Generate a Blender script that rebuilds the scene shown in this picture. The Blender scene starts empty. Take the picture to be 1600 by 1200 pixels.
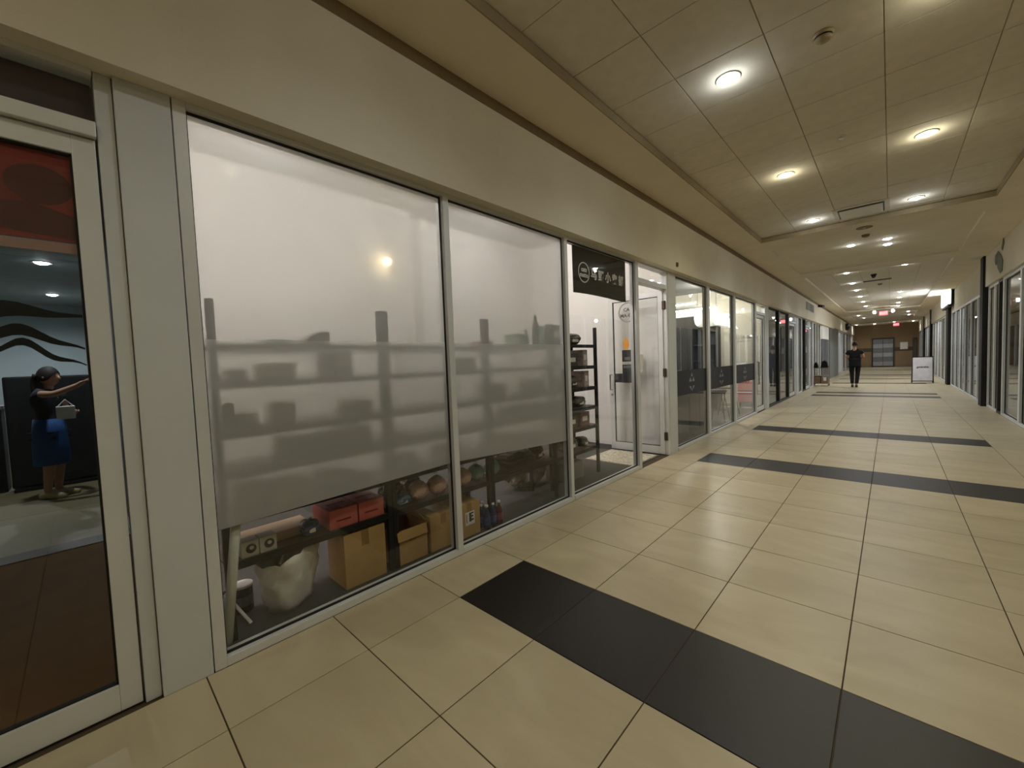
import bpy, bmesh, math, random
from mathutils import Vector, Matrix
random.seed(7)
S = bpy.context.scene
COL = S.collection

# ------------------------------------------------------------------ camera
yaw, pit, rol = .7539, .0491, -.0387
cy, sy = math.cos(yaw), math.sin(yaw)
F = Vector((-sy*math.cos(pit), cy*math.cos(pit), -math.sin(pit)))
R = Vector((cy, sy, 0)); U = R.cross(F)
R2 = R*math.cos(rol)+U*math.sin(rol); U2 = -R*math.sin(rol)+U*math.cos(rol)
cd = bpy.data.cameras.new('camera'); cam = bpy.data.objects.new('camera', cd); COL.objects.link(cam)
cd.sensor_width = 36; cd.lens = 631.22*36/1600; cd.clip_start = .05; cd.clip_end = 200
M = Matrix((R2, U2, -F)).transposed().to_4x4(); M.translation = Vector((2.369, -1.5212, 1.4299))
cam.matrix_world = M
S.camera = cam

# ------------------------------------------------------------------ world, exposure
w = bpy.data.worlds.new('world'); S.world = w; w.use_nodes = True
w.node_tree.nodes['Background'].inputs[0].default_value = (.02, .02, .02, 1)
w.node_tree.nodes['Background'].inputs[1].default_value = .2
S.view_settings.view_transform = 'Standard'; S.view_settings.look = 'None'
S.view_settings.gamma = 1; S.view_settings.use_curve_mapping = False
S.view_settings.exposure = 0.7
S.cycles.use_denoising = True
S.cycles.max_bounces = 14; S.cycles.diffuse_bounces = 10; S.cycles.transparent_max_bounces = 24
S.cycles.sample_clamp_indirect = 4.0
S.cycles.caustics_reflective = False; S.cycles.caustics_refractive = False
WARM = (1.0, .95, .70); COOL = (.90, .97, 1.0); NEUT = (.92, .98, 1.0)
P_NEAR, P_FAR, GLOW = 37, 52, .035

# ------------------------------------------------------------------ helpers
def lin(c):
    if isinstance(c, str):
        c = tuple(int(c[i:i+2], 16) for i in (1, 3, 5))
    f = lambda v: (v/255/12.92) if v/255 <= .04045 else ((v/255+.055)/1.055)**2.4
    return tuple(f(v) for v in c)

MATS = {}
def mat(name, col, rough=.6, metal=0, var=.08, scale=6, bump=0, bscale=60, emit=0, spec=.5, coat=0, col2=None, stretch=None):
    if name in MATS: return MATS[name]
    m = bpy.data.materials.new(name); m.use_nodes = True; MATS[name] = m
    N = m.node_tree.nodes; L = m.node_tree.links
    b = N['Principled BSDF']; c = lin(col)
    b.inputs['Roughness'].default_value = rough; b.inputs['Metallic'].default_value = metal
    b.inputs['Specular IOR Level'].default_value = spec
    if coat: b.inputs['Coat Weight'].default_value = coat; b.inputs['Coat Roughness'].default_value = .1
    tc = N.new('ShaderNodeTexCoord'); src = tc.outputs['Object']
    if stretch:
        mp = N.new('ShaderNodeMapping'); mp.inputs['Scale'].default_value = stretch
        L.new(src, mp.inputs[0]); src = mp.outputs[0]
    nz = N.new('ShaderNodeTexNoise'); nz.inputs['Scale'].default_value = scale; nz.inputs['Detail'].default_value = 4
    L.new(src, nz.inputs['Vector'])
    rp = N.new('ShaderNodeValToRGB'); L.new(nz.outputs[0], rp.inputs[0])
    c2 = lin(col2) if col2 else tuple(min(1, v*(1+var)) for v in c)
    c1 = c if col2 else tuple(v*(1-var) for v in c)
    rp.color_ramp.elements[0].position = .3; rp.color_ramp.elements[1].position = .7
    rp.color_ramp.elements[0].color = (*c1, 1); rp.color_ramp.elements[1].color = (*c2, 1)
    L.new(rp.outputs[0], b.inputs['Base Color'])
    if bump:
        bn = N.new('ShaderNodeTexNoise'); bn.inputs['Scale'].default_value = bscale; L.new(src, bn.inputs['Vector'])
        bp = N.new('ShaderNodeBump'); bp.inputs['Strength'].default_value = bump; bp.inputs['Distance'].default_value = .02
        L.new(bn.outputs[0], bp.inputs['Height']); L.new(bp.outputs[0], b.inputs['Normal'])
    if emit:
        b.inputs['Emission Color'].default_value = (*c, 1); b.inputs['Emission Strength'].default_value = emit
    return m

def emat(name, rgb, strength):
    if name in MATS: return MATS[name]
    m = bpy.data.materials.new(name); m.use_nodes = True; MATS[name] = m
    N = m.node_tree.nodes; b = N['Principled BSDF']
    b.inputs['Base Color'].default_value = (.8, .8, .8, 1)
    b.inputs['Emission Color'].default_value = (*rgb, 1); b.inputs['Emission Strength'].default_value = strength
    return m

def schlick(N, L, f0=.045):
    lw = N.new('ShaderNodeLayerWeight'); lw.inputs['Blend'].default_value = .5
    p = N.new('ShaderNodeMath'); p.operation = 'POWER'; p.inputs[1].default_value = 5.0; L.new(lw.outputs['Facing'], p.inputs[0])
    q = N.new('ShaderNodeMath'); q.operation = 'MULTIPLY_ADD'; q.inputs[1].default_value = 1-f0; q.inputs[2].default_value = f0; L.new(p.outputs[0], q.inputs[0])
    return q.outputs[0]
def glass(name, tint=(.985, .99, .985), ior=1.45, rough=0.0):
    if name in MATS: return MATS[name]
    m = bpy.data.materials.new(name); m.use_nodes = True; MATS[name] = m
    N = m.node_tree.nodes; L = m.node_tree.links
    N.remove(N['Principled BSDF']); out = N['Material Output']
    t = N.new('ShaderNodeBsdfTransparent'); t.inputs[0].default_value = (*tint, 1)
    g = N.new('ShaderNodeBsdfGlossy'); g.inputs['Roughness'].default_value = rough
    x = N.new('ShaderNodeMixShader')
    L.new(schlick(N, L), x.inputs[0]); L.new(t.outputs[0], x.inputs[1]); L.new(g.outputs[0], x.inputs[2]); L.new(x.outputs[0], out.inputs[0])
    return m

def film(name, see, rough, tint, body, ior=1.08, sharp=0.0):
    """frosted window film: rough transmission + scattering body"""
    m = bpy.data.materials.new(name); m.use_nodes = True; MATS[name] = m
    N = m.node_tree.nodes; L = m.node_tree.links
    N.remove(N['Principled BSDF']); out = N['Material Output']
    r = N.new('ShaderNodeBsdfRefraction'); r.inputs['Roughness'].default_value = rough; r.inputs['IOR'].default_value = ior
    r.inputs['Color'].default_value = (*tint, 1)
    tp = N.new('ShaderNodeBsdfTransparent'); tp.inputs[0].default_value = (*tint, 1)
    a = N.new('ShaderNodeMixShader'); a.inputs[0].default_value = sharp
    L.new(r.outputs[0], a.inputs[1]); L.new(tp.outputs[0], a.inputs[2])
    tr = N.new('ShaderNodeBsdfTranslucent'); tr.inputs[0].default_value = (*body, 1)
    d = N.new('ShaderNodeBsdfDiffuse'); d.inputs[0].default_value = (*body, 1)
    b = N.new('ShaderNodeMixShader'); b.inputs[0].default_value = .72
    L.new(tr.outputs[0], b.inputs[1]); L.new(d.outputs[0], b.inputs[2])
    nz = N.new('ShaderNodeTexNoise'); nz.inputs['Scale'].default_value = 3; tc = N.new('ShaderNodeTexCoord'); L.new(tc.outputs['Object'], nz.inputs[0])
    mr = N.new('ShaderNodeMapRange'); mr.inputs[3].default_value = see-.02; mr.inputs[4].default_value = see+.02
    L.new(nz.outputs[0], mr.inputs[0])
    x = N.new('ShaderNodeMixShader'); L.new(mr.outputs[0], x.inputs[0]); L.new(b.outputs[0], x.inputs[1]); L.new(a.outputs[0], x.inputs[2])
    g = N.new('ShaderNodeBsdfGlossy'); g.inputs['Roughness'].default_value = .34
    y = N.new('ShaderNodeMixShader'); L.new(schlick(N, L, .04), y.inputs[0]); L.new(x.outputs[0], y.inputs[1]); L.new(g.outputs[0], y.inputs[2])
    L.new(y.outputs[0], out.inputs[0])
    return m

class MB:
    def __init__(s): s.v = []; s.f = []
    def box(s, x0, x1, y0, y1, z0, z1):
        n = len(s.v)
        s.v += [(x0,y0,z0),(x1,y0,z0),(x1,y1,z0),(x0,y1,z0),(x0,y0,z1),(x1,y0,z1),(x1,y1,z1),(x0,y1,z1)]
        s.f += [tuple(n+i for i in q) for q in ((0,3,2,1),(4,5,6,7),(0,1,5,4),(1,2,6,5),(2,3,7,6),(3,0,4,7))]
        return s
    def bar(s, a, b, w, d=None):
        a, b = Vector(a), Vector(b); t = (b-a).normalized(); d = d or w
        u = t.cross(Vector((0,0,1))); u = u.normalized() if u.length > .01 else Vector((1,0,0)); v = u.cross(t)
        n = len(s.v)
        for p in (a, b):
            for i, j in ((-1,-1),(1,-1),(1,1),(-1,1)): s.v.append(tuple(p+u*i*w/2+v*j*d/2))
        s.f += [tuple(n+i for i in q) for q in ((3,2,1,0),(4,5,6,7),(0,1,5,4),(1,2,6,5),(2,3,7,6),(3,0,4,7))]
        return s
    def lathe(s, prof, seg=20, c=(0,0,0), axis='z', cap=True):
        n = len(s.v); k = len(prof)
        for i in range(seg):
            a = 2*math.pi*i/seg
            for r, h in prof:
                p = (r*math.cos(a), r*math.sin(a), h)
                if axis == 'x': p = (h, p[0], p[1])
                if axis == 'y': p = (p[0], h, p[1])
                s.v.append((p[0]+c[0], p[1]+c[1], p[2]+c[2]))
        for i in range(seg):
            j = (i+1) % seg
            for q in range(k-1):
                s.f.append((n+i*k+q, n+j*k+q, n+j*k+q+1, n+i*k+q+1))
        if cap:
            s.f.append(tuple(n+i*k for i in range(seg))[::-1]); s.f.append(tuple(n+i*k+k-1 for i in range(seg)))
        return s
    def tube(s, pts, r, seg=8):
        pts = [Vector(p) for p in pts]; n = len(s.v); rr = r if isinstance(r, (list, tuple)) else [r]*len(pts)
        for i, p in enumerate(pts):
            t = (pts[min(i+1, len(pts)-1)]-pts[max(i-1, 0)]).normalized()
            ref = Vector((0,0,1)) if abs(t.z) < .9 else Vector((1,0,0))
            u = t.cross(ref).normalized(); v = u.cross(t)
            for j in range(seg):
                a = 2*math.pi*j/seg; s.v.append(tuple(p+(u*math.cos(a)+v*math.sin(a))*rr[i]))
        for i in range(len(pts)-1):
            for j in range(seg):
                k = (j+1) % seg
                s.f.append((n+i*seg+j, n+i*seg+k, n+(i+1)*seg+k, n+(i+1)*seg+j))
        s.f.append(tuple(n+j for j in range(seg))[::-1]); s.f.append(tuple(n+(len(pts)-1)*seg+j for j in range(seg)))
        return s
    def prism(s, poly, ax, a0, a1):
        """poly of 2-D points (other two axes in order), extruded along ax"""
        n = len(s.v); k = len(poly)
        for a in (a0, a1):
            for p, q in poly:
                s.v.append({'x': (a,p,q), 'y': (p,a,q), 'z': (p,q,a)}[ax])
        s.f.append(tuple(range(n, n+k))[::-1]); s.f.append(tuple(range(n+k, n+2*k)))
        for i in range(k): s.f.append((n+i, n+(i+1) % k, n+k+(i+1) % k, n+k+i))
        return s
    def sheet(s, fn, nu, nv, th=0.0):
        n = len(s.v)
        for i in range(nu+1):
            for j in range(nv+1): s.v.append(tuple(fn(i/nu, j/nv)))
        for i in range(nu):
            for j in range(nv):
                a = n+i*(nv+1)+j; s.f.append((a, a+nv+1, a+nv+2, a+1))
        return s
    def build(s, name, m, parent=None, org=(0,0,0), bevel=0, smooth=False, solid=0, subd=0):
        me = bpy.data.meshes.new(name)
        me.from_pydata([(a-org[0], b-org[1], c-org[2]) for a, b, c in s.v], [], s.f)
        bm = bmesh.new(); bm.from_mesh(me)
        bmesh.ops.recalc_face_normals(bm, faces=bm.faces)
        if bevel:
            bmesh.ops.bevel(bm, geom=[e for e in bm.edges], offset=bevel, segments=2, affect='EDGES', profile=.6)
        if smooth:
            for f in bm.faces: f.smooth = True
        bm.to_mesh(me); bm.free()
        me.materials.append(m)
        o = bpy.data.objects.new(name, me); COL.objects.link(o)
        if parent is not None: o.parent = parent
        elif org != (0,0,0): o.location = org
        if solid:
            q = o.modifiers.new('solid', 'SOLIDIFY'); q.thickness = solid; q.offset = 0
        if subd:
            q = o.modifiers.new('sub', 'SUBSURF'); q.levels = q.render_levels = subd
        return o

def tag(o, label, cat, group=None):
    o['label'] = label; o['category'] = cat
    if group: o['group'] = group
    return o
def struct(o, label=None):
    o['kind'] = 'structure'
    if label: o['label'] = label
    return o
def empty(name, loc=(0,0,0)):
    o = bpy.data.objects.new(name, None); COL.objects.link(o); o.location = loc; o.empty_display_size = .1
    return o
def thing(name, label, cat, loc=(0,0,0), group=None): return tag(empty(name, loc), label, cat, group)
def pbox(name, m, parent, org, b, bevel=0): return MB().box(*b).build(name, m, parent, org, bevel)

def text_mesh(name, body, size, m, loc, rot, parent=None, porg=(0,0,0), depth=.0008, align='CENTER', thick=0.0, label=None):
    cu = bpy.data.curves.new(name, 'FONT'); cu.body = body; cu.size = size; cu.align_x = align; cu.align_y = 'CENTER'
    cu.extrude = depth; cu.offset = thick; cu.resolution_u = 3
    t = bpy.data.objects.new(name, cu); COL.objects.link(t)
    bpy.context.view_layer.update()
    me = bpy.data.meshes.new_from_object(t.evaluated_get(bpy.context.evaluated_depsgraph_get()))
    bpy.data.objects.remove(t)
    me.name = name; me.materials.clear(); me.materials.append(m)
    o = bpy.data.objects.new(name, me); COL.objects.link(o)
    o.location = Vector(loc)-Vector(porg); o.rotation_euler = rot
    if parent is not None: o.parent = parent
    if label: o['label'] = label
    return o
TX = (math.pi/2, 0, math.pi/2)      # reads from the corridor on the left shopfronts (faces +x)
TY = (math.pi/2, 0, 0)              # faces -y

def spot(name, loc, power, col, angle=130, blend=.6, r=.05, parent=None, direction=None):
    l = bpy.data.lights.new(name, 'SPOT'); l.energy = power; l.color = col; l.spot_size = math.radians(angle); l.spot_blend = blend; l.shadow_soft_size = r
    o = bpy.data.objects.new(name, l); COL.objects.link(o); o.location = loc
    if parent: o.parent = parent
    return o
def point(name, loc, power, col, r=.06, parent=None):
    l = bpy.data.lights.new(name, 'POINT'); l.energy = power; l.color = col; l.shadow_soft_size = r
    o = bpy.data.objects.new(name, l); COL.objects.link(o); o.location = loc
    if parent: o.parent = parent
    return o
def area(name, loc, power, col, sx, sy_, parent=None, rot=(0,0,0)):
    l = bpy.data.lights.new(name, 'AREA'); l.shape = 'RECTANGLE'; l.size = sx; l.size_y = sy_; l.energy = power; l.color = col
    o = bpy.data.objects.new(name, l); COL.objects.link(o); o.location = loc; o.rotation_euler = rot
    if parent: o.parent = parent
    return o

# ------------------------------------------------------------------ materials
m_wall = mat('wall_paint', '#e2d9c4', .75, var=.04, scale=2, bump=.05, bscale=120)
m_ceil = mat('ceiling_paint', '#e6dcc8', .85, var=.04, scale=2)
m_ctile = mat('ceiling_tile', '#e2d9c8', .9, var=.05, scale=8, bump=.15, bscale=160)
m_grout = mat('grout', '#4a3d2a', .9)
m_frame = mat('aluminium_frame', '#dddedd', .42, .15, var=.05, scale=3)
m_framed = mat('frame_dark', '#34342f', .5, .2)
m_pillar = mat('pillar_paint', '#d3d5d6', .6, var=.04, scale=2)
m_gasket = mat('gasket', '#15150f', .7)
m_white = mat('white_paint', '#edebe8', .8, var=.02, scale=2)
m_carpet = mat('grey_carpet', '#403f3e', .95, var=.15, scale=60, bump=.3, bscale=300)
m_black = mat('black_steel', '#141311', .55, .2)
m_bplast = mat('black_plastic', '#121214', .45)
m_glass = glass('window_glass')
m_navy = mat('navy_vinyl', '#15161f', .5)
m_filmL = film('frosted_film', .54, .35, (.96, .97, .95), (.88, .88, .86), 1.30, .04)
m_filmU = film('sheer_film', .62, .10, (.97, .97, .96), (.86, .86, .84), 1.25, .0)

def tile_mat():
    m = bpy.data.materials.new('beige_tile'); m.use_nodes = True
    N = m.node_tree.nodes; L = m.node_tree.links; b = N['Principled BSDF']
    g = N.new('ShaderNodeNewGeometry'); oi = N.new('ShaderNodeObjectInfo')
    mp = N.new('ShaderNodeMapping'); mp.inputs['Scale'].default_value = (1.3, 3.2, 1); mp.inputs['Rotation'].default_value = (0, 0, .5)
    L.new(g.outputs['Position'], mp.inputs[0])
    n1 = N.new('ShaderNodeTexNoise'); n1.inputs['Scale'].default_value = 1.1; n1.inputs['Detail'].default_value = 6; n1.inputs['Distortion'].default_value = 1.2
    L.new(mp.outputs[0], n1.inputs['Vector'])
    rp = N.new('ShaderNodeValToRGB'); L.new(n1.outputs[0], rp.inputs[0])
    rp.color_ramp.elements[0].position = .3; rp.color_ramp.elements[0].color = (*lin('#b8a98a'), 1)
    rp.color_ramp.elements[1].position = .72; rp.color_ramp.elements[1].color = (*lin('#cabc9d'), 1)
    hv = N.new('ShaderNodeHueSaturation'); mr = N.new('ShaderNodeMapRange'); mr.inputs[3].default_value = .95; mr.inputs[4].default_value = 1.05
    L.new(oi.outputs['Random'], mr.inputs[0]); L.new(mr.outputs[0], hv.inputs['Value']); L.new(rp.outputs[0], hv.inputs['Color'])
    L.new(hv.outputs[0], b.inputs['Base Color'])
    b.inputs['Roughness'].default_value = .33; b.inputs['Specular IOR Level'].default_value = .5
    n2 = N.new('ShaderNodeTexNoise'); n2.inputs['Scale'].default_value = 14; L.new(g.outputs['Position'], n2.inputs['Vector'])
    r2 = N.new('ShaderNodeMapRange'); r2.inputs[3].default_value = .26; r2.inputs[4].default_value = .42; L.new(n2.outputs[0], r2.inputs[0]); L.new(r2.outputs[0], b.inputs['Roughness'])
    return m
m_tile = tile_mat()
m_dtile = mat('dark_tile', '#1d150f', .42, var=.12, scale=20)

# ------------------------------------------------------------------ floor
XL, XR, YB, YE, CZ, TZ = 0.0, 4.0255, -4.2, 44.0, 3.52, 3.605
floor = struct(MB().box(-.12, XR+.12, YB, YE, -.12, -.004).build('floor', m_grout))
T0 = .4255
STRIPS = {0, 7, 12, 25, 27, 36, 42, 49}
def tile_mesh(wd, m, nm):
    b = MB().box(-wd/2, wd/2, -.29725, .29725, -.012, 0)
    o = b.build(nm, m, None, bevel=.0012); me = o.data; bpy.data.objects.remove(o); return me
me_full = tile_mesh(.5945, m_tile, 'tile'); me_dark = tile_mesh(.5945, m_dtile, 'tile_dark'); me_part = tile_mesh(T0-.004, m_tile, 'tile_cut')
RN = 20
for r in range(-6, RN):
    for c in range(-1, 6):
        dark = r in STRIPS and 0 <= c <= 4
        o = bpy.data.objects.new('tile', me_part if c < 0 else (me_dark if dark else me_full)); COL.objects.link(o)
        o.location = (T0/2 if c < 0 else T0+.6*(c+.5), .6*(r+.5), 0); o.parent = floor
bl, bd = MB(), MB()
for r in range(RN, 73):
    for c in range(-1, 6):
        x0, x1 = (0, T0) if c < 0 else (T0+.6*c, T0+.6*(c+1))
        (bd if (r in STRIPS and 0 <= c <= 4) else bl).box(x0+.0015, x1-.0015, .6*r+.0015, .6*r+.5985, -.012, 0)
bl.build('tile_field', m_tile, floor)['kind'] = 'stuff'
bd.build('dark_tile_field', m_dtile, floor)['kind'] = 'stuff'

# ------------------------------------------------------------------ ceiling with trays
TX0, TX1 = .585, 3.44
TRAYS = [(-3.0, 7.38), (8.25, 11.8), (12.6, 27.2), (29.5, 40.5)]
cb = MB()
cb.box(-.02, TX0, YB, YE, CZ, CZ+.075); cb.box(TX1, XR+.02, YB, YE, CZ, CZ+.075)
ys = [YB]+[v for t in TRAYS for v in t]+[YE]
for i in range(0, len(ys), 2): cb.box(TX0, TX1, ys[i], ys[i+1], CZ, CZ+.075)
cb.box(-.02, XR+.02, YB, YE, 3.66, 3.74)
cb.box(TX0-.05, TX1+.05, 8.2, 11.85, CZ+.045, CZ+.075)
ceiling = struct(cb.build('ceiling', m_ceil))
lip = MB(); mlip = mat('tray_lip_shade', '#9d8d6d', .8)  # darker lip colour stands in for shade on the tray step
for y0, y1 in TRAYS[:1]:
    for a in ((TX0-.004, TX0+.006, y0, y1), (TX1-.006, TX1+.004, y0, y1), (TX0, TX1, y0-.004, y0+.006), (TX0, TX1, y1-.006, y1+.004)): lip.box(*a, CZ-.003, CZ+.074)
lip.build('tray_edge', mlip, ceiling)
def ctile_mesh(wx, nm):
    o = MB().box(-wx/2, wx/2, -.297, .297, 0, .015).build(nm, m_ctile, None, bevel=.002); me = o.data; bpy.data.objects.remove(o); return me
CX = [.825, 1.425, 2.025, 2.625, 3.225]
me_ct = ctile_mesh(.594, 'ceiling_tile')
LIGHTS_T1 = [(x, y) for y in (-2.7, -.3, 2.1, 4.5, 6.9) for x in (1.425, 2.625)]
for k in range(-5, 13):
    for x in CX:
        if k == 12: continue
        o = bpy.data.objects.new('ceiling_tile', me_ct); COL.objects.link(o); o.parent = ceiling
        o.location = (x, .6*k+.3, TZ+random.uniform(0, .0025))
b = MB()
for k in range(12, 13):
    for x in CX: b.box(x-.297, x+.297, 7.203, 7.5, TZ, TZ+.015)
for k in range(21, 46):
    for x in CX: b.box(x-.297, x+.297, .6*k+.003, .6*k+.597, TZ, TZ+.015)
for k in range(49, 68):
    for x in CX: b.box(x-.297, x+.297, .6*k+.003, .6*k+.597, TZ, TZ+.015)
b.build('ceiling_tile_field', m_ctile, ceiling)['kind'] = 'stuff'
b = MB()
for y0, y1 in ((-3.0, 7.5), (12.6, 27.4), (29.4, 40.6)):
    for x in (.525, 1.125, 1.725, 2.325, 2.925, 3.525): b.box(x-.012, x+.012, y0, y1, TZ+.012, TZ+.02)
    k = math.ceil(y0/.6)
    while k*.6 < y1: b.box(.52, 3.53, k*.6-.012, k*.6+.012, TZ+.012, TZ+.02); k += 1
b.build('ceiling_grid', mat('grid_metal', '#a3967b', .7), ceiling)

# ------------------------------------------------------------------ corridor walls
# left bulkhead above the shopfronts, with a dark taupe strip under the ceiling
lw = MB(); lw.box(-.16, .09, YB, 27.0, 2.69, 3.42)
lw.box(-.16, .09, 27.0, YE, 2.75, 3.42)
wall_left = struct(lw.build('wall_left', m_wall))
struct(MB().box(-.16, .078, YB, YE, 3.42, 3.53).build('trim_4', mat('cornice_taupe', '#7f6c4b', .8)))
rw = MB(); rw.box(XR-.05, XR+.16, YB, 13.1, 2.80, 3.56); rw.box(XR+.0, XR+.16, 13.1, 21.6, 2.74, 3.56); rw.box(XR-.05, XR+.16, 21.6, YE, 2.74, 3.56)
wall_right = struct(rw.build('wall_right', m_wall))
wb = MB(); wb.box(-.2, XR+.2, YB-.12, YB, 0, 3.66)
wall_back = struct(wb.build('wall_back', m_wall))
m_brown = mat('brown_wall', '#8d7558', .8, var=.06, scale=1.5)
wall_far = struct(MB().box(-.6, XR+.6, YE, YE+.12, -.004, 3.66).build('wall_far', m_brown))

# ------------------------------------------------------------------ shopfront pieces
NW = [0]; ND = [0]
ZS, ZH, ZT0, ZT1 = .045, 2.665, 2.42, 2.48     # sill top, head bottom, transom bar
GX = -.045
def window(y0, y1, mull=.05, side=-1, gx=GX, x0=-.09, x1=0, zs=ZS, zh=ZH, ztop=2.69, post=True, gm=None, fm=None):
    """one glazed bay between y0 and y1 (glass), mullion beyond y1"""
    NW[0] += 1; wn = struct(empty('window_%d' % NW[0], ((x0+x1)/2, (y0+y1)/2, 0))); o = wn.location.to_tuple(); fm = fm or m_frame
    pbox('sill', fm, wn, o, (x0, x1, y0, y1, 0, zs), .003)
    pbox('head', fm, wn, o, (x0, x1, y0, y1, zh, ztop), .003)
    if post: pbox('mullion', fm, wn, o, (x0, x1, y1, y1+mull, 0, ztop), .003)
    pbox('pane', gm or m_glass, wn, o, (gx-.003, gx+.003, y0-.004, y1+.004, zs-.004, zh+.004))
    g = MB(); s = 1 if x1 >= 0 and x0 < 0 else -1
    xa, xb = (gx+.003, gx+.012) if s > 0 else (gx-.012, gx-.003)
    g.box(xa, xb, y0, y1, zs, zs+.012); g.box(xa, xb, y0, y1, zh-.012, zh); g.box(xa, xb, y1-.01, y1, zs, zh); g.box(xa, xb, y0, y0+.008, zs, zh)
    g.build('gasket', m_gasket, wn, o)
    return wn, o

# --- main shop: three bays
w1, o1 = window(-1.115, .345); pbox('jamb', m_frame, w1, o1, (-.09, .0, -1.165, -1.115, 0, 2.69), .003)
w2, o2 = window(.395, 1.835)
w3, o3 = window(1.895, 3.37, mull=.075)
def filmpart(wn, o, ya, yb, za, zb, top):
    f = MB(); f.prism([(ya, za), (yb, zb), (yb, 1.607), (ya, 1.607)], 'x', GX+.0032, GX+.0045); f.build('frosted_film', m_filmL, wn, o)
    f = MB(); f.box(GX+.0032, GX+.0045, ya, yb, 1.607, ZH); f.build('sheer_film', m_filmU, wn, o)
filmpart(w1, o1, -1.1135, .344, .668, .706, 0)
filmpart(w2, o2, .396, 1.834, .703, .628, 0)

# --- pillars
def pillar(nm, y0, y1, x1=0.0, extra=None):
    o = MB().box(-.12, x1, y0, y1, 0, 2.69).build(nm, m_pillar, None, bevel=.004); struct(o); return o
pillar('wall_pillar_near', -1.355, -1.17, .004)
pillar('wall_pillar_jamb', -1.412, -1.358, -.018)
pillar('wall_pillar_middle', 4.375, 4.66, .006)
pillar('wall_pillar_next', 10.72, 11.0, .006)
pillar('wall_pillar_far', 15.35, 15.75, .006)

# --- main shop door (open inwards) with transom
def door(y0, y1, leaf_angle, hinge='hi', gx=-.05, transom=True, jambs=(.0, .045), leaf_z=2.41):
    ND[0] += 1; d = struct(empty('door_%d' % ND[0], (-.05, (y0+y1)/2, 0))); o = d.location.to_tuple()
    if transom:
        pbox('transom_bar', m_frame, d, o, (-.1, 0, y0, y1, ZT0, ZT1), .003)
        pbox('transom_head', m_frame, d, o, (-.1, 0, y0, y1, 2.665, 2.69), .002)
        pbox('transom_pane', m_glass, d, o, (-.048, -.042, y0, y1, ZT1-.003, 2.668))
    if jambs[1]: pbox('jamb', m_frame, d, o, (-.1, 0, y1, y1+jambs[1], 0, 2.69), .003)
    if jambs[0]: pbox('jamb', m_frame, d, o, (-.1, 0, y0-jambs[0], y0, 0, 2.69), .003)
    wd = y1-y0-.01
    # leaf is built along local -y from the hinge, then turned about the hinge
    lf = empty('leaf'); lf.parent = d
    hy = y1 if hinge == 'hi' else y0; sg = -1 if hinge == 'hi' else 1
    lf.location = (-.05-o[0], hy-o[1], 0); lf.rotation_euler = (0, 0, leaf_angle)
    def lb(nm, a, b, z0, z1, x0=-.022, x1=.022, m=m_frame, bev=.003):
        ya, yb = sorted((sg*a, sg*b)); return MB().box(x0, x1, ya, yb, z0, z1).build(nm, m, lf, bevel=bev)
    st = .075
    lb('stile', .005, st, .01, leaf_z); lb('stile', wd-st, wd, .01, leaf_z)
    lb('rail', st, wd-st, .01, .125 if leaf_z > 2.3 else .2); lb('rail', st, wd-st, leaf_z-.075, leaf_z)
    lb('pane', st-.005, wd-st+.005, .12, leaf_z-.07, -.003, .003, m_glass, 0)
    for a, b2, z0, z1 in ((st, st+.008, .125, leaf_z-.075), (wd-st-.008, wd-st, .125, leaf_z-.075), (st, wd-st, .125, .133), (st, wd-st, leaf_z-.083, leaf_z-.075)): lb('gasket', a, b2, z0, z1, -.01, .01, m_gasket, 0)
    return d, o, lf, lb, wd, sg
d1, od1, leaf1, lb1, wd1, sg1 = door(3.445, 4.33, -math.pi/2*.985)
m_chrome = mat('brushed_steel', '#c8c4bb', .25, .9)
hx = .022
h = MB().tube([(-.022, sg1*(wd1-.04), .96), (-.075, sg1*(wd1-.04), .96), (-.075, sg1*(wd1-.04), 1.2), (-.022, sg1*(wd1-.04), 1.2)], .011)
h.tube([(.022, sg1*(wd1-.04), .96), (.085, sg1*(wd1-.04), .96), (.085, sg1*(wd1-.04), 1.2), (.022, sg1*(wd1-.04), 1.2)], .011)
h.build('handle', m_chrome, leaf1)
MB().lathe([(.018, -.03), (.018, .03)], 12, (0, sg1*(wd1-.04), .88), 'x').build('lock_cylinder', m_chrome, leaf1)
for z in (.28, 1.22, 2.2): MB().box(-.032, .03, -.012, .03, z-.06, z+.06).build('hinge', mat('hinge_bronze', '#4d4030', .5, .5), leaf1, bevel=.003)
# stickers and cards on the open door leaf (its corridor face looks at the camera)
m_logo = mat('logo_grey', '#9a949c', .6); m_ink = mat('ink', '#2c2a2c', .6); m_paper = mat('paper_white', '#e6e2d8', .7)
m_orange = mat('orange_sticker', '#e8861c', .5, col2='#f2b23a'); m_card = mat('card_black', '#1b1b20', .5)
LX = .0045
def ring(name, y, z, r, wd, m, parent, x=LX, ry=1.0):
    b = MB(); n = len(b.v); seg = 40
    for i in range(seg):
        a = 2*math.pi*i/seg
        for q in (r, r-wd):
            for xx in (x, x+.0012): b.v.append((xx, y+q*math.cos(a)*ry, z+q*math.sin(a)))
    for i in range(seg):
        j = (i+1) % seg; p = lambda k, t: k*4+t
        b.f += [(p(i,0),p(j,0),p(j,1),p(i,1)), (p(i,2),p(i,3),p(j,3),p(j,2)), (p(i,1),p(j,1),p(j,3),p(i,3)), (p(i,0),p(i,2),p(j,2),p(j,0))]
    return b.build(name, m, parent)
ring('round_logo', -.55, 2.16, .155, .02, m_logo, leaf1)
text_mesh('logo_text', 'CATS', .075, m_ink, (LX, -.53, 2.2), TX, leaf1, thick=.001)
text_mesh('logo_text', 'MA-GUI', .075, m_ink, (LX, -.545, 2.11), TX, leaf1, thick=.001)
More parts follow.
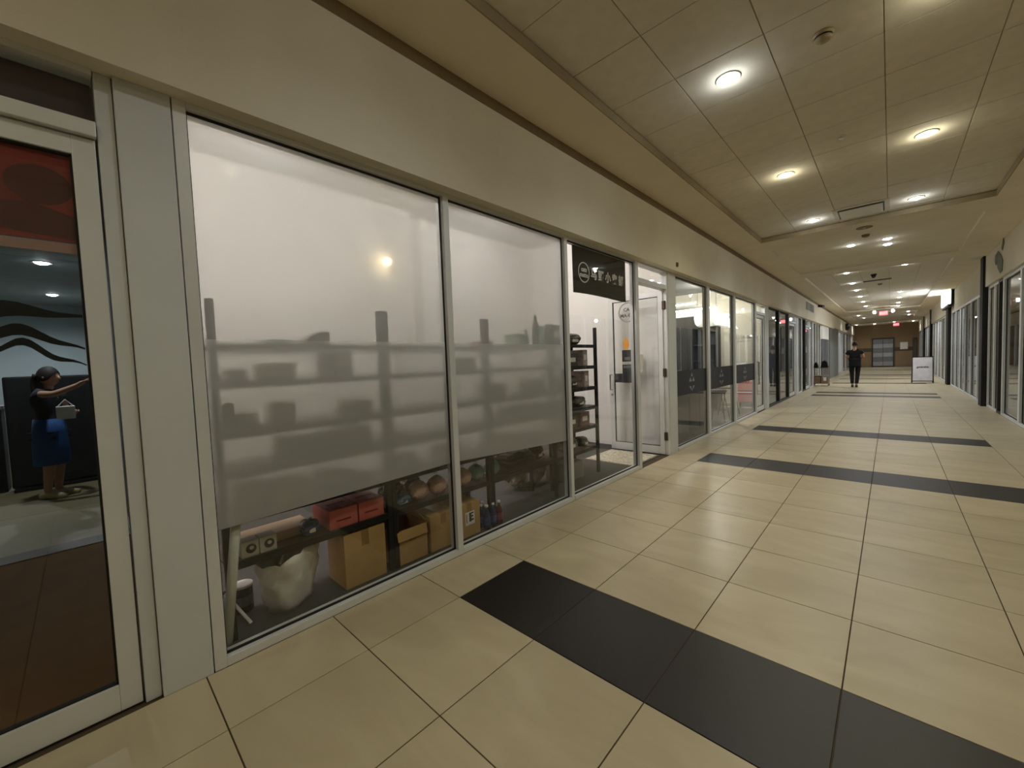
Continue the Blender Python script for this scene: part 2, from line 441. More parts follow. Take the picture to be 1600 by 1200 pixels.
def oval(name, y, z, ry, rz, m, parent, x=LX, seg=28):
    return MB().prism([(y+ry*math.cos(2*math.pi*i/seg), z+rz*math.sin(2*math.pi*i/seg)) for i in range(seg)], 'x', x, x+.0015).build(name, m, parent)
oval('oval_sticker', -.59, 1.675, .048, .092, m_orange, leaf1)['label'] = 'orange oval sticker on the door glass'
def card(name, y0, y1, z0, z1, m, x=LX, t=.0015): return MB().box(x, x+t, y0, y1, z0, z1).build(name, m, leaf1)
card('hours_card', -.66, -.48, 1.40, 1.58, m_card); card('card_window', -.62, -.53, 1.425, 1.47, mat('card_grey', '#6d6f6a', .5), LX+.0016)
card('notice_card', -.66, -.48, 1.07, 1.355, m_card); card('card_strip', -.64, -.50, 1.30, 1.335, mat('card_grey', '#6d6f6a', .5), LX+.0016)
card('paper_notice', -.735, -.662, 1.23, 1.565, m_paper); card('notice_and_shade', -.80, -.662, 1.075, 1.215, m_card)
card('grey_notice', -.40, -.32, 1.27, 1.5, mat('notice_grey', '#b4b0a4', .6))
card('notice_and_shade', -.478, -.43, 1.05, 1.53, mat('card_shadow', '#4a4944', .6))  # dark sheet stands in for shade continuing beside the cards

# left neighbour's closed glass door
d2, od2, leaf2, lb2, wd2, sg2 = door(-2.36, -1.415, 0, jambs=(.05, 0), leaf_z=2.415)
m_red = mat('red_poster', '#8f1f1c', .6, col2='#6e1513', scale=3)
po = MB().box(-.012, -.009, -.86, -.07, 1.99, 2.35).build('red_poster', m_red, leaf2)
MB().prism([(-.17+.09*math.cos(a*.35), 2.2+.075*math.sin(a*.35)) for a in range(18)], 'x', -.0085, -.0078).build('poster_shape', mat('poster_dark', '#4b0f10', .6), leaf2)
MB().box(-.012, -.009, -.86, -.075, 1.945, 1.985).build('poster_strip', mat('poster_pale', '#a07f78', .6), leaf2)
MB().prism([(-.36, 2.02), (-.07, 2.0), (-.07, 2.09), (-.2, 2.13), (-.36, 2.1)], 'x', -.0085, -.0078).build('poster_shape', mat('poster_dark', '#4b0f10', .6), leaf2)
for k, (y0, z0, sl, ph, th) in enumerate(((-.86, 1.75, -.10, .3, .03), (-.62, 1.69, -.24, 1.4, .02), (-.5, 1.60, -.2, 2.6, .014))):   # black wavy ribbons across the glass
    up, dn = [], []
    for i in range(24):
        u = i/23; y = y0+u*(-.085-y0); z = z0+sl*(y-y0)+.028*math.sin(u*8.5+ph)+.012*math.sin(u*19+ph)
        t_ = th*math.sin(math.pi*min(1, .12+u*.8))*(1+.3*math.sin(u*11))
        up.append((y, z+t_)); dn.append((y, z-t_))
    MB().prism(up+dn[::-1], 'x', -.009, -.0065).build('wavy_ribbon', mat('ribbon_black', '#0e1213', .5), leaf2)
# door_2 transom shows a dark purple board behind it
MB().box(-.09, -.085, -2.3, -1.42, 2.48, 2.66).build('transom_board', mat('purple_board', '#3a2c38', .6), d2, od2)

# ------------------------------------------------------------------ shop shells behind the glass
def shell(nm, y0, y1, xb, zc, mw, mf, mc=None, back=True, lo=True, hi=True):
    s = struct(MB().box(xb, -.1, y0, y1, -.1, -.002).build('floor_'+nm, mf))
    struct(MB().box(xb, -.17, y0, y1, zc, zc+.08).build('ceiling_'+nm, mc or mw))
    if back: struct(MB().box(xb-.08, xb, y0, y1, -.1, zc+.08).build('wall_back_'+nm, mw))
    if lo: struct(MB().box(xb, -.125, y0-.05, y0, -.1, zc+.08).build('wall_near_'+nm, mw))
    if hi: struct(MB().box(xb, -.125, y1, y1+.05, -.1, zc+.08).build('wall_end_'+nm, mw))
shell('main_shop', -1.2, 4.58, -2.75, 3.62, m_white, m_carpet)
struct(MB().box(-2.75, -2.58, -1.2, 1.787, 0, 3.62).build('wall_recess_main_shop', m_white))
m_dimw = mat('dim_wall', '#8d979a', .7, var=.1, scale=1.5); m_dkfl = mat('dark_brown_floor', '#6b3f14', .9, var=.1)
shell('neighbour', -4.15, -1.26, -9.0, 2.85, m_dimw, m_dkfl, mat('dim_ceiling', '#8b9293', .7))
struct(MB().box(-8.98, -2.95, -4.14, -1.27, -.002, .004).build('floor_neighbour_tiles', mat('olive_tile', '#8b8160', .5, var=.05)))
struct(MB().box(-2.95, -2.72, -4.14, -1.27, -.002, .006).build('trim_1', mat('threshold', '#2e241b', .5)))
m_s2w = mat('cream_wall', '#efe9d6', .8, var=.03); m_s2f = mat('shop_floor', '#3a3732', .6)
shell('second_shop', 4.64, 10.7, -4.2, 3.25, m_s2w, m_s2f, mat('grey_ceiling', '#9a9c9a', .8))
m_s3w = mat('grey_wall', '#6f7275', .8); m_s3f = mat('grey_floor', '#6a6a66', .5)
shell('third_shop', 10.8, 15.5, -4.0, 3.0, m_s3w, m_s3f)
shell('fourth_shop', 15.6, 19.4, -4.0, 3.0, mat('teal_wall', '#77827f', .8), m_s3f)
shell('fifth_shop', 19.5, 27.0, -3.0, 3.0, mat('pale_wall', '#c6c1b2', .8), m_s3f)
shell('sixth_shop', 27.1, 43.9, -3.0, 3.0, mat('blue_grey_wall', '#9aa0a4', .8), m_s3f)

# lamps of the shops ---------------------------------------------------------
def shop_lamp(name, label, x, y, z, power, col, r=.05):
    t = thing(name, label, 'ceiling lamp', (x, y, z))
    MB().lathe([(.03, .06), (.07, .05), (.075, 0), (.06, -.01)], 20).build('housing', m_white, t)
    MB().lathe([(.052, -.012), (.052, -.02), (.03, -.028)], 20).build('bulb', emat('bulb_'+name, col, 8), t)
    point('bulb_light', (0, 0, -.08), power, col, r, t)
    return t
shop_lamp('shop_spotlight', 'round ceiling spotlight inside the shop with the frosted windows, nearest its door', -1.45, 2.85, 3.56, 34, (1, .95, .93), .05)
shop_lamp('shop_spotlight', 'round ceiling spotlight inside the shop with the frosted windows, behind the first pane', -1.3, -.2, 3.56, 62, (1, .95, .93), .08)

t = thing('wall_lamp', 'small warm globe lamp on white back wall glowing through first pane', 'wall lamp', (-2.58, 1.33, 2.84))
MB().lathe([(.035, 0), (.035, .015), (.012, .02), (.012, .05)], 16, axis='x').build('bracket', m_white, t)
MB().lathe([(.01, .05), (.04, .065), (.052, .1), (.04, .135), (.01, .15)], 18, axis='x').build('globe', emat('globe_glow', (1, .78, .42), 14), t, smooth=True)

# ------------------------------------------------------------------ second shop: glass bays, navy band, door
bays2 = [window(4.7, 6.13, mull=.12), window(6.25, 7.80, mull=.12), window(7.92, 9.62, mull=.1)]
m_emb = mat('emblem_silver', '#8f9095', .5)
for (wn, o), ya, yb in zip(bays2, (4.7, 6.25, 7.92), (6.13, 7.80, 9.62)):
    pbox('navy_band', m_navy, wn, o, (GX+.0035, GX+.005, ya, yb, .83, 1.225))
    yc = (ya+yb)/2; x0, x1 = GX+.0055, GX+.0065; e = MB()
    e.prism([(yc-.045, 1.115), (yc+.045, 1.115), (yc, 1.18)], 'x', x0, x1)
    e.prism([(yc-.13, 1.03), (yc-.01, 1.03), (yc-.07, 1.105)], 'x', x0, x1); e.prism([(yc+.01, 1.03), (yc+.13, 1.03), (yc+.07, 1.105)], 'x', x0, x1)
    e.prism([(yc-.13, .955), (yc-.05, .955), (yc-.02, .90), (yc, .87)], 'x', x0, x1); e.prism([(yc+.13, .955), (yc+.05, .955), (yc+.02, .90), (yc, .87)], 'x', x0, x1)
    e.build('emblem', m_emb, wn, o)
d3, od3, leaf3, lb3, wd3, sg3 = door(9.74, 10.62, 0, jambs=(0, .07))
MB().tube([(.022, -.8, .7), (.07, -.8, .7), (.07, -.8, 1.25), (.022, -.8, 1.25)], .014).build('handle', m_chrome, leaf3)
MB().box(.0225, .03, -.86, -.76, .45, 1.3).build('push_plate', mat('plate_dark', '#4b4a45', .4, .5), leaf3)

# things inside the second shop
t = thing('window_counter', 'low dark block added behind first panes of the second shop', 'counter', (-.45, 5.85, 0))  # added block, keeps the lower panes dark as if mirroring the floor
MB().box(-.2, .2, -1.1, 1.1, 0, .78).build('body', mat('dark_block_olive', '#12130f', .6), t, bevel=.008); MB().box(-.22, .22, -1.12, 1.12, .78, .81).build('worktop', mat('dark_block_edge', '#3a3b36', .5), t, bevel=.005)
for k in range(4): MB().box(.2005, .206, -1.05+.53*k, -.56+.53*k, .08, .72).build('front_panel', mat('dark_block_olive', '#12130f', .6), t, bevel=.003)
m_mural = mat('smoky_mural', '#0b0d0e', .8, col2='#3d3830', scale=2.4, stretch=(1, 1, .6))
pic = thing('wall_artwork', 'large dark smoky artwork panel in white frame seen through second shop window', 'artwork', (-2.15, 10.66, 1.05))
MB().box(-.47, .47, -.03, .03, 0, 1.55).build('frame', m_framed, pic, bevel=.004)
MB().box(-.45, .45, -.04, -.031, .06, 1.53).build('canvas', m_mural, pic)
t = thing('display_cabinet', 'tall black display cabinet with shelves beside the smoky artwork', 'cabinet', (-1.38, 10.45, 0))
MB().box(-.31, .31, -.2, .2, 0, .9).build('base', m_bplast, t, bevel=.006)
for x in (-.3, .3): MB().box(x-.01, x+.01, -.2, .2, .9, 2.25).build('side_panel', m_bplast, t)
for z in (.9, 1.3, 1.75, 2.23): MB().box(-.29, .29, -.2, .2, z, z+.02).build('shelf', mat('teal_shelf', '#1f3436', .5), t)
MB().box(-.29, .29, .17, .19, .92, 2.23).build('back_panel', mat('cabinet_back', '#2b3234', .6), t)
t = thing('counter', 'dark service counter standing below the smoky artwork', 'counter', (-2.5, 10.3, 0))
MB().box(-.75, .78, -.3, .34, 0, .96).build('body', mat('counter_dark', '#1d1f1e', .5), t, bevel=.01)
MB().box(-.78, .79, -.34, .34, .96, 1.0).build('worktop', mat('counter_top', '#8a877c', .4), t, bevel=.006)
for i, (x, lab) in enumerate(((-1.62, 'glowing white oval lantern, left of the three above black cabinet'), (-1.38, 'glowing white oval lantern, middle of the three above black cabinet'), (-1.14, 'glowing white oval lantern, right of the three above black cabinet'))):
    t = thing('oval_lantern', lab, 'lantern', (x, 10.5, 2.3), 'oval lanterns over the cabinet')
    MB().lathe([(.02, 0), (.07, .06), (.095, .2), (.08, .36), (.03, .46)], 16).build('shade', emat('lantern_glow', (.9, .97, 1), .9), t, smooth=True)
    MB().lathe([(.004, .46), (.004, .95)], 6).build('cord', m_bplast, t)
for x, y, z, lab in ((-1.75, 9.4, 2.64, 'long linear ceiling tube in second shop, nearer of the two'), (-2.5, 10.2, 2.9, 'long linear ceiling tube in second shop, farther of the two')):
    t = thing('tube_light', lab, 'ceiling lamp', (x, y, z), 'linear tubes of the second shop')
    MB().box(-1.1, .95, -.04, .04, .03, .07).build('housing', m_white, t)
    MB().box(-1.08, .93, -.025, .025, 0, .03).build('tube', emat('tube_glow', (.92, .97, 1), 9), t)
    for xh in (-.9, .8): MB().lathe([(.005, .07), (.005, 3.25-z)], 6, (xh, 0, 0)).build('hanger', m_chrome, t)
    area('tube_emission', (-.08, 0, -.02), 13, (.95, .98, 1), 2.0, .06, t)
shop_lamp('round_lamp', 'round ceiling lamp in second shop lighting the cream wall', -.9, 9.3, 3.2, 55, (1, .97, .88), .06)
wl = thing('wall_lettering', 'small grey lettering on the cream wall of second shop', 'lettering', (-.45, 10.692, 1.9))
for i_, ch in enumerate('AJINGRAI'): text_mesh('letter', ch, .1, mat('lettering_grey', '#8f8a78', .7), (-.24+.068*i_, 0, 0), TY, wl, depth=.003)
MB().box(-.26, .26, -.003, .003, -.1, -.09).build('underline', mat('lettering_grey', '#8f8a78', .7), wl)
t = thing('red_poster_board', 'red poster board leaning on cream wall near second shop door', 'poster', (-.46, 10.66, .0))
MB().box(-.2, .2, -.02, .02, .16, .74).build('board', mat('poster_red', '#c2424a', .6), t, bevel=.003)
MB().box(-.2, .2, -.024, -.0205, .42, .45).build('stripe', m_paper, t)
for x in (-.15, .15): MB().box(x-.012, x+.012, -.02, .02, 0, .16).build('leg', m_black, t)
def stool(x, y, lab):
    t = thing('bar_stool', lab, 'stool', (x, y, 0), 'stools in the second shop')
    MB().lathe([(.02, .62), (.17, .63), (.18, .66), (.16, .69), (.02, .69)], 18).build('seat', m_bplast, t, smooth=True)
    for sx in (-1, 1):
        for s2 in (-1, 1): MB().tube([(sx*.09, s2*.09, .63), (sx*.19, s2*.19, 0)], .012).build('leg', m_black, t)
    MB().tube([(.15*math.cos(a*.523), .15*math.sin(a*.523), .24) for a in range(13)], .008).build('footrest', m_black, t)
stool(-.42, 8.1, 'black bar stool behind the middle pane of the second shop'); stool(-.5, 9.2, 'black bar stool behind the pane next to the second shop door')

# ------------------------------------------------------------------ further shopfronts on the left
window(11.0, 12.4, mull=.14, fm=m_framed); window(12.54, 13.9, mull=.14, fm=m_framed)
door(14.06, 15.2, 0, jambs=(.0, .1))
window(15.75, 16.5, mull=.12); window(16.62, 17.35, mull=.12, fm=m_framed)
door(17.5, 18.5, 0, jambs=(.0, .1))
window(18.62, 19.4, mull=.2)
for a in (19.6, 20.4, 21.2): window(a, a+.7, mull=.1)
window(22.0, 24.9, mull=.3, ztop=2.69)
pan = thing('white_fascia_panel', 'blank white fascia panel over dark grey doors beyond the trolley', 'panel', (-.02, 23.6, 2.05))
MB().box(-.01, .06, -1.3, 1.3, 0, .6).build('board', m_white, pan, bevel=.005)
t = thing('grey_door_panels', 'dark grey double door under the white fascia panel', 'door', (-.02, 23.6, 0))
for y in (-.65, .65):
    q = MB().box(.0, .04, y-.64, y+.64, .01, 2.04).build('leaf', mat('slate_door', '#5c5e66', .5), t, bevel=.004)
struct(MB().box(-.12, .02, 25.4, 30.2, 0, 2.75).build('wall_grey_column', mat('column_grey', '#777a78', .6)))
for k in range(5): pbox('panel', mat('column_grey', '#777a78', .6), bpy.data.objects['wall_grey_column'], (0,0,0), (.02, .035, 25.5+.94*k, 26.4+.94*k, .05, 2.7), .004)
window(30.3, 33.8, mull=.3, ztop=2.75, gm=mat('bright_panel', '#dfe6f2', .5))
for a in (34.2, 36.8, 39.4): window(a, a+2.4, mull=.2, ztop=2.75)
struct(MB().box(-.12, .02, 42.0, 44.0, 0, 2.75).build('wall_end_column', m_wall))

# ------------------------------------------------------------------ right-hand shopfronts
RX0, RX1 = XR, XR+.09
def rwindow(y0, y1, mull=.06, fm=None, zh=2.74, ztop=2.8, gm=None): return window(y0, y1, mull, 1, RX0+.045, RX0, RX1, ZS, zh, ztop, True, gm, fm)
for a in (-4.2, -2.6, -1.0, .6, 2.2, 3.8, 5.4, 7.0): rwindow(a, a+1.52, .08)
rwindow(8.6, 9.75, .12); rwindow(9.87, 11.25, .12); rwindow(11.37, 11.75, .1, m_framed); rwindow(11.85, 12.25, .08); rwindow(12.33, 12.98, .07)
m_darkcol = mat('black_column', '#0b0908', .7)
def rcol(nm, y0, y1, lab=None): return struct(MB().box(XR-.09, XR+.12, y0, y1, 0, 3.52).build(nm, m_darkcol, None, bevel=.006))
rcol('wall_column_near', 13.05, 13.45); rcol('wall_column_mid', 21.0, 21.7); rcol('wall_column_far', 30.3, 31.0); rcol('wall_column_last', 36.5, 37.0)
for i in range(6): rwindow(13.45+i*1.25, 13.45+i*1.25+1.15, .1, zh=2.68, ztop=2.74)
for i in range(5): rwindow(21.75+i*1.7, 21.75+i*1.7+1.5, .2, zh=2.68, ztop=2.74)
for i in range(3): rwindow(31.1+i*1.8, 31.1+i*1.8+1.6, .2, zh=2.68, ztop=2.74)
for i in range(3): rwindow(37.1+i*2.3, 37.1+i*2.3+2.1, .2, zh=2.68, ztop=2.74)
def rshell(nm, y0, y1, xb, zc, mw, mf):
    struct(MB().box(XR+.12, xb, y0, y1, -.1, -.002).build('floor_'+nm, mf)); struct(MB().box(XR+.17, xb, y0, y1, zc, zc+.08).build('ceiling_'+nm, mw))
    struct(MB().box(xb, xb+.08, y0, y1, -.1, zc+.08).build('wall_back_'+nm, mw)); struct(MB().box(XR+.13, xb, y0, y0+.05, -.1, zc+.08).build('wall_near_'+nm, mw))
    struct(MB().box(XR+.13, xb, y1-.05, y1, -.1, zc+.08).build('wall_end_'+nm, mw))
rshell('right_shop_first', -4.2, 13.2, 7.0, 3.0, mat('taupe_wall', '#6c6252', .8), m_s3f)
rshell('right_shop_second', 13.25, 21.2, 7.0, 3.0, m_s3w, m_s3f)
rshell('right_shop_third', 21.3, 43.9, 7.0, 3.0, mat('pale_wall', '#c6c1b2', .8), m_s3f)
shop_lamp('right_shop_lamp', 'warm ceiling lamp inside right-hand shop by the black column', 5.3, 11.3, 2.95, 14, WARM)
shop_lamp('right_shop_lamp', 'bright ceiling lamp inside the shop beside the folding sign', 5.2, 25.5, 2.95, 130, (.95, .97, 1))
shop_lamp('right_shop_lamp', 'bright ceiling lamp inside the last right-hand shop', 5.2, 33, 2.95, 60, (.95, .97, 1))
shop_lamp('grey_shop_lamp', 'ceiling lamp inside the grey shop past the cream one', -1.8, 13.0, 2.95, 60, (.95, .97, 1))
shop_lamp('grey_shop_lamp', 'ceiling lamp inside the narrow teal shop beside the trolley', -1.8, 17.4, 2.95, 60, (.95, .97, 1))
shop_lamp('grey_shop_lamp', 'ceiling lamp inside the pale shop under white fascia', -1.4, 22.0, 2.95, 70, (1, .97, .92))
shop_lamp('grey_shop_lamp', 'ceiling lamp inside the last left-hand shop', -1.4, 34.0, 2.95, 60, (.92, .96, 1))
shop_lamp('right_shop_lamp', 'ceiling lamp inside right-hand shop between black columns', 5.4, 17.0, 2.95, 80, (.95, .97, 1))
t = thing('shop_poster', 'grey poster behind glass of right-hand shop by the black column', 'poster', (XR+.2, 10.6, .75))
MB().box(-.01, .01, -.3, .3, 0, 1.3).build('sheet', mat('poster_brown', '#3d332a', .6, col2='#5b4d40', scale=4), t)
MB().box(-.014, -.0105, -.22, .2, .02, .3).build('label', m_paper, t)
# emblem on the right bulkhead
t = thing('leaf_emblem', 'grey-green leaf shaped emblem on the right bulkhead', 'emblem', (XR-.052, 11.4, 2.9))
me_ = mat('emblem_green', '#5f6650', .6)
MB().prism([(-.35, .0), (-.15, -.02), (.12, .12), (.2, .3), (.05, .42), (-.2, .34), (-.4, .2)], 'x', -.01, .0).build('leaf', me_, t)
MB().prism([(-.15, .36), (.1, .46), (.4, .42), (.45, .3), (.3, .2), (.24, .28), (.12, .4)], 'x', -.01, .0).build('leaf', me_, t)
MB().prism([(-.48, .52), (-.34, .40), (-.26, .46), (-.42, .64)], 'x', -.01, .0).build('leaf', me_, t)
# lit sign on right bulkhead
t = thing('lit_wall_sign', 'glowing white box sign with block characters on right bulkhead', 'sign', (XR-.06, 21.0, 2.9))
MB().box(-.1, 0, -1.0, 1.3, 0, .08).build('mounting_rail', m_framed, t)
mg = emat('sign_glow', (.93, 1, .98), 1.4)
for i, (a, b_, h) in enumerate(((-.95, -.4, .60), (-.3, .3, .55), (.45, 1.2, .62))):
    MB().box(-.14, -.02, a, b_, .1, h).build('letter_block', mg, t, bevel=.03)
MB().box(-.02, -.0, -1.0, 1.3, .06, .64).build('back_plate', mat('sign_green', '#2f4a45', .5), t)
area('sign_fill_light', (-.3, .1, .4), 26, (.82, .9, 1), 1.2, 1.6, t, (0, math.radians(125), 0))  # unseen area light added beside the sign to brighten the ceiling
# ------------------------------------------------------------------ ceiling fittings
m_ring = mat('trim_white', '#d8d2c4', .5)
ring_me = MB().lathe([(.062, .004), (.066, -.006), (.085, -.006), (.09, .0), (.09, .006)], 24, cap=False).build('trim_ring', m_ring); ring_m = ring_me.data; bpy.data.objects.remove(ring_me)
lens_me = {}
for nm, colr, st in (('warm', WARM, 22), ('cool', COOL, 26), ('neutral', NEUT, 22), ('off', (1, 1, 1), .15)):
    o = MB().lathe([(.064, .004), (.056, -.012), (.035, -.022), (.012, -.026)], 20).build('lens', emat('lens_'+nm, colr, st)); lens_me[nm] = o.data; bpy.data.objects.remove(o)
def downlight(x, y, z, kind, power, label, group, glow=None):
    t = thing('recessed_downlight', label, 'downlight', (x, y, z), group)
    for me, nm in ((ring_m, 'trim_ring'), (lens_me[kind], 'lens')):
        o = bpy.data.objects.new(nm, me); COL.objects.link(o); o.parent = t
    if power:
        c = {'warm': WARM, 'cool': COOL, 'neutral': NEUT}[kind]
        spot('lamp', (0, 0, -.045), power*.62, c, 150, .8, .05, t); point('dome_glow', (0, 0, -.06), power*(GLOW if y < 8 else GLOW*.4), c, .03, t)
    return t
ordw = ['first', 'second', 'third', 'fourth', 'fifth', 'sixth', 'seventh']
G1 = 'downlights of the near ceiling tray'
kinds = {(1.425, 2.1): 'cool', (2.625, 2.1): 'warm', (1.425, 4.5): 'warm', (2.625, 4.5): 'warm', (1.425, 6.9): 'cool', (2.625, 6.9): 'cool'}
for x in (1.425, 2.625):
    sd = 'left' if x < 2 else 'right'
    for y, wd_ in ((-2.7, 'behind'), (-.3, 'over'), (2.1, 'nearest'), (4.5, 'middle'), (6.9, 'farthest')):
        k = kinds.get((x, y), 'warm')
        if (x, y) == (1.425, -.3): k = 'cool'
        lab = {'behind': 'recessed warm downlight behind the viewer, %s row of near ceiling tray', 'over': 'recessed downlight overhead of the viewer, %s row of near ceiling tray',
               'nearest': 'recessed downlight nearest the viewer in %s row of near ceiling tray', 'middle': 'recessed downlight midway along %s row of near ceiling tray',
               'farthest': 'recessed downlight at far end of %s row, level with the air vent'}[wd_] % sd
        downlight(x, y, TZ, k, P_NEAR*(.85 if k == 'cool' else 1)*(.75 if y < 0 else 1), lab, G1)
G2 = 'downlights of the plain ceiling panel'
Z2 = CZ+.045
downlight(1.77, 9.3, Z2, 'cool', P_FAR*.6, 'single recessed downlight left in plain ceiling panel behind the air vent', G2)
downlight(2.31, 9.25, Z2, 'cool', P_FAR*.4, 'nearer of two close downlights in plain ceiling panel', G2)
downlight(2.31, 9.8, Z2, 'cool', P_FAR*.4, 'farther of two close downlights in plain ceiling panel', G2)
G3 = 'downlights of the long far ceiling tray'
for i, y in enumerate((13.2, 15.6, 17.7, 20.1, 22.5, 25.0)):
    downlight(1.46, y, TZ, 'neutral', P_FAR, '%s recessed downlight along left row of far ceiling tray' % ordw[i], G3)
for i, y in enumerate((13.1, 19.9, 22.2, 24.7, 26.7)):
    downlight(2.62, y, TZ, 'neutral', P_FAR, '%s recessed downlight along right row of far ceiling tray' % ordw[i], G3)
G4 = 'downlights beyond the exit signs'
for i, (x, y) in enumerate(((.9, 31.5), (1.05, 34.5), (.35, 41.5), (1.4, 42.0), (3.1, 31.5), (3.2, 34.5), (2.55, 40.8), (3.6, 41.6))):
    z = TZ if 29.5 < y < 40.4 and .6 < x < 3.4 else CZ
    downlight(x, y, z, 'neutral', P_FAR*.8, 'distant recessed downlight before the brown end wall, %s from the near left' % (['first', 'second', 'third', 'fourth', 'fifth', 'sixth', 'seventh', 'eighth'][i]), G4)

def smoke(x, y, z, lab):
    t = thing('smoke_detector', lab, 'smoke detector', (x, y, z))
    MB().lathe([(.06, 0), (.062, -.012), (.05, -.02), (.05, -.028), (.055, -.034), (.03, -.05)], 22).build('housing', mat('detector_tan', '#a39473', .6), t, smooth=True)
    MB().lathe([(.053, -.0195), (.053, -.0285)], 22, cap=False).build('vent_slot', m_bplast, t)
smoke(2.02, 2.1, TZ, 'round beige smoke detector between the nearest ceiling downlights')
smoke(2.02, 8.55, Z2, 'small smoke detector on the plain ceiling panel')
smoke(2.1, 16.6, TZ, 'small smoke detector on far ceiling past the black camera')
t = thing('sprinkler_cap', 'small round sprinkler cap flush in near ceiling tray', 'sprinkler', (1.99, 3.9, TZ)); MB().lathe([(.04, .003), (.042, -.004), (.02, -.007)], 18).build('plate', m_ring, t)
MB().lathe([(.012, -.007), (.01, -.02), (.02, -.022)], 10).build('nozzle', m_chrome, t)
t = thing('ceiling_air_vent', 'rectangular white air diffuser at far end of near ceiling tray', 'air vent', (2.02, 6.9, TZ))
MB().box(-.33, .33, -.33, -.27, -.012, .0).build('frame', m_ring, t); MB().box(-.33, .33, .27, .33, -.012, 0).build('frame', m_ring, t)
MB().box(-.33, -.27, -.27, .27, -.012, .0).build('frame', m_ring, t); MB().box(.27, .33, -.27, .27, -.012, .0).build('frame', m_ring, t)
MB().box(-.25, .25, -.24, .24, -.034, -.02).build('deflector', m_white, t, bevel=.003)
MB().box(-.27, .27, -.27, .27, -.004, 0).build('throat', m_bplast, t)
for x in (-.2, .2): MB().box(x-.01, x+.01, -.01, .01, -.021, -.004).build('hanger', m_ring, t)
t = thing('ceiling_speaker', 'flat round grille in ceiling just past the air vent', 'speaker', (2.03, 7.75, CZ)); MB().lathe([(.11, 0), (.112, -.006), (.09, -.01), (.02, -.01)], 22).build('grille', mat('grille_tan', '#7e7257', .7), t); MB().lathe([(.02, -.01), (.015, -.014)], 12).build('badge', m_ring, t)
t = thing('security_camera', 'black dome security camera on far ceiling before the dark slot', 'camera', (2.0, 14.2, TZ)); MB().lathe([(.07, 0), (.07, -.03)], 18).build('mount', m_bplast, t); MB().lathe([(.055, -.03), (.05, -.07), (.03, -.1), (.01, -.11)], 18).build('dome', mat('dome_black', '#0a0a0c', .15), t, smooth=True)
t = thing('slot_diffuser', 'long dark slot diffuser across the far ceiling', 'air vent', (2.05, 15.6, TZ)); MB().box(-.33, .33, -.1, .1, -.012, 0).build('frame', m_framed, t); MB().box(-.3, .3, -.03, -.01, -.016, -.012).build('slot', m_bplast, t); MB().box(-.3, .3, .02, .04, -.016, -.012).build('slot', m_bplast, t)
t = thing('security_camera', 'black bullet camera on left bulkhead above grey doors', 'camera', (.09, 20.2, 3.4)); MB().box(0, .05, -.05, .05, -.05, .05).build('bracket', m_bplast, t); MB().tube([(.05, 0, 0), (.2, -.1, -.05)], .06, 12).build('body', m_bplast, t)
t = thing('wall_vent', 'twin louvred vent grille on left bulkhead', 'air vent', (.09, 17.8, 3.02))
for y in (-.5, .55):
    f = MB().box(0, .012, y-.45, y+.45, 0, .3).build('frame', mat('louvre_frame', '#b7b2a5', .6), t)
    for k in range(5): MB().box(.012, .02, y-.42, y+.42, .02+.055*k, .055+.055*k).build('louvre', mat('louvre_grey', '#6d6a64', .6), f)
t = thing('wall_sensor', 'tiny brown sensor above pillar beside the shop door', 'sensor', (.09, 4.5, 2.78)); MB().box(0, .02, -.025, .025, -.03, .03).build('body', mat('sensor_brown', '#6b5636', .6), t, bevel=.004); MB().lathe([(.008, .02), (.006, .026)], 10, axis='x').build('eye', m_bplast, t)
t = thing('round_speaker', 'black round speaker high on left wall near the end wall', 'speaker', (.092, 34.6, 3.1)); MB().lathe([(.2, .0), (.25, .06), (.2, .2), (.05, .24)], 20, axis='x').build('body', m_bplast, t, smooth=True); MB().box(0, .02, -.03, .03, -.1, .1).build('bracket', m_black, t)

def exit_sign(x, y, z, lab, heads):
    t = thing('exit_sign', lab, 'exit sign', (x, y, z))
    MB().box(-.17, .17, -.025, .025, -.12, .1).build('housing', mat('exit_housing', '#efe6e2', .5), t, bevel=.004)
    MB().box(-.155, .155, -.028, -.0255, -.105, .085).build('face', emat('exit_red', (1, .06, .10), 1.6), t)
    text_mesh('lettering', 'EXIT', .15, emat('exit_letters', (1, .5, .5), 1.2), (0, -.029, -.01), TY, t, depth=.001)
    MB().lathe([(.012, .1), (.012, (TZ if y < 27.2 else CZ)-z)], 8).build('stem', m_ring, t)
    if heads:
        for s in (-1, 1):
            hd = MB().tube([(s*.25, 0, .06), (s*.33, -.05, .07)], [.05, .085], 14).build('lamp_head', m_white, t)
            MB().lathe([(.08, -.075), (.05, -.085)], 14, (s*.335, 0, .07), 'y').build('lens', lens_me['neutral'].materials[0], hd)
            MB().tube([(s*.16, 0, .05), (s*.26, 0, .06)], .015).build('arm', m_ring, t)
exit_sign(2.09, 26.6, 3.3, 'red lit exit sign with two emergency lamp heads', True)
exit_sign(2.66, 40.6, 3.3, 'smaller red lit exit sign near brown end wall', False)

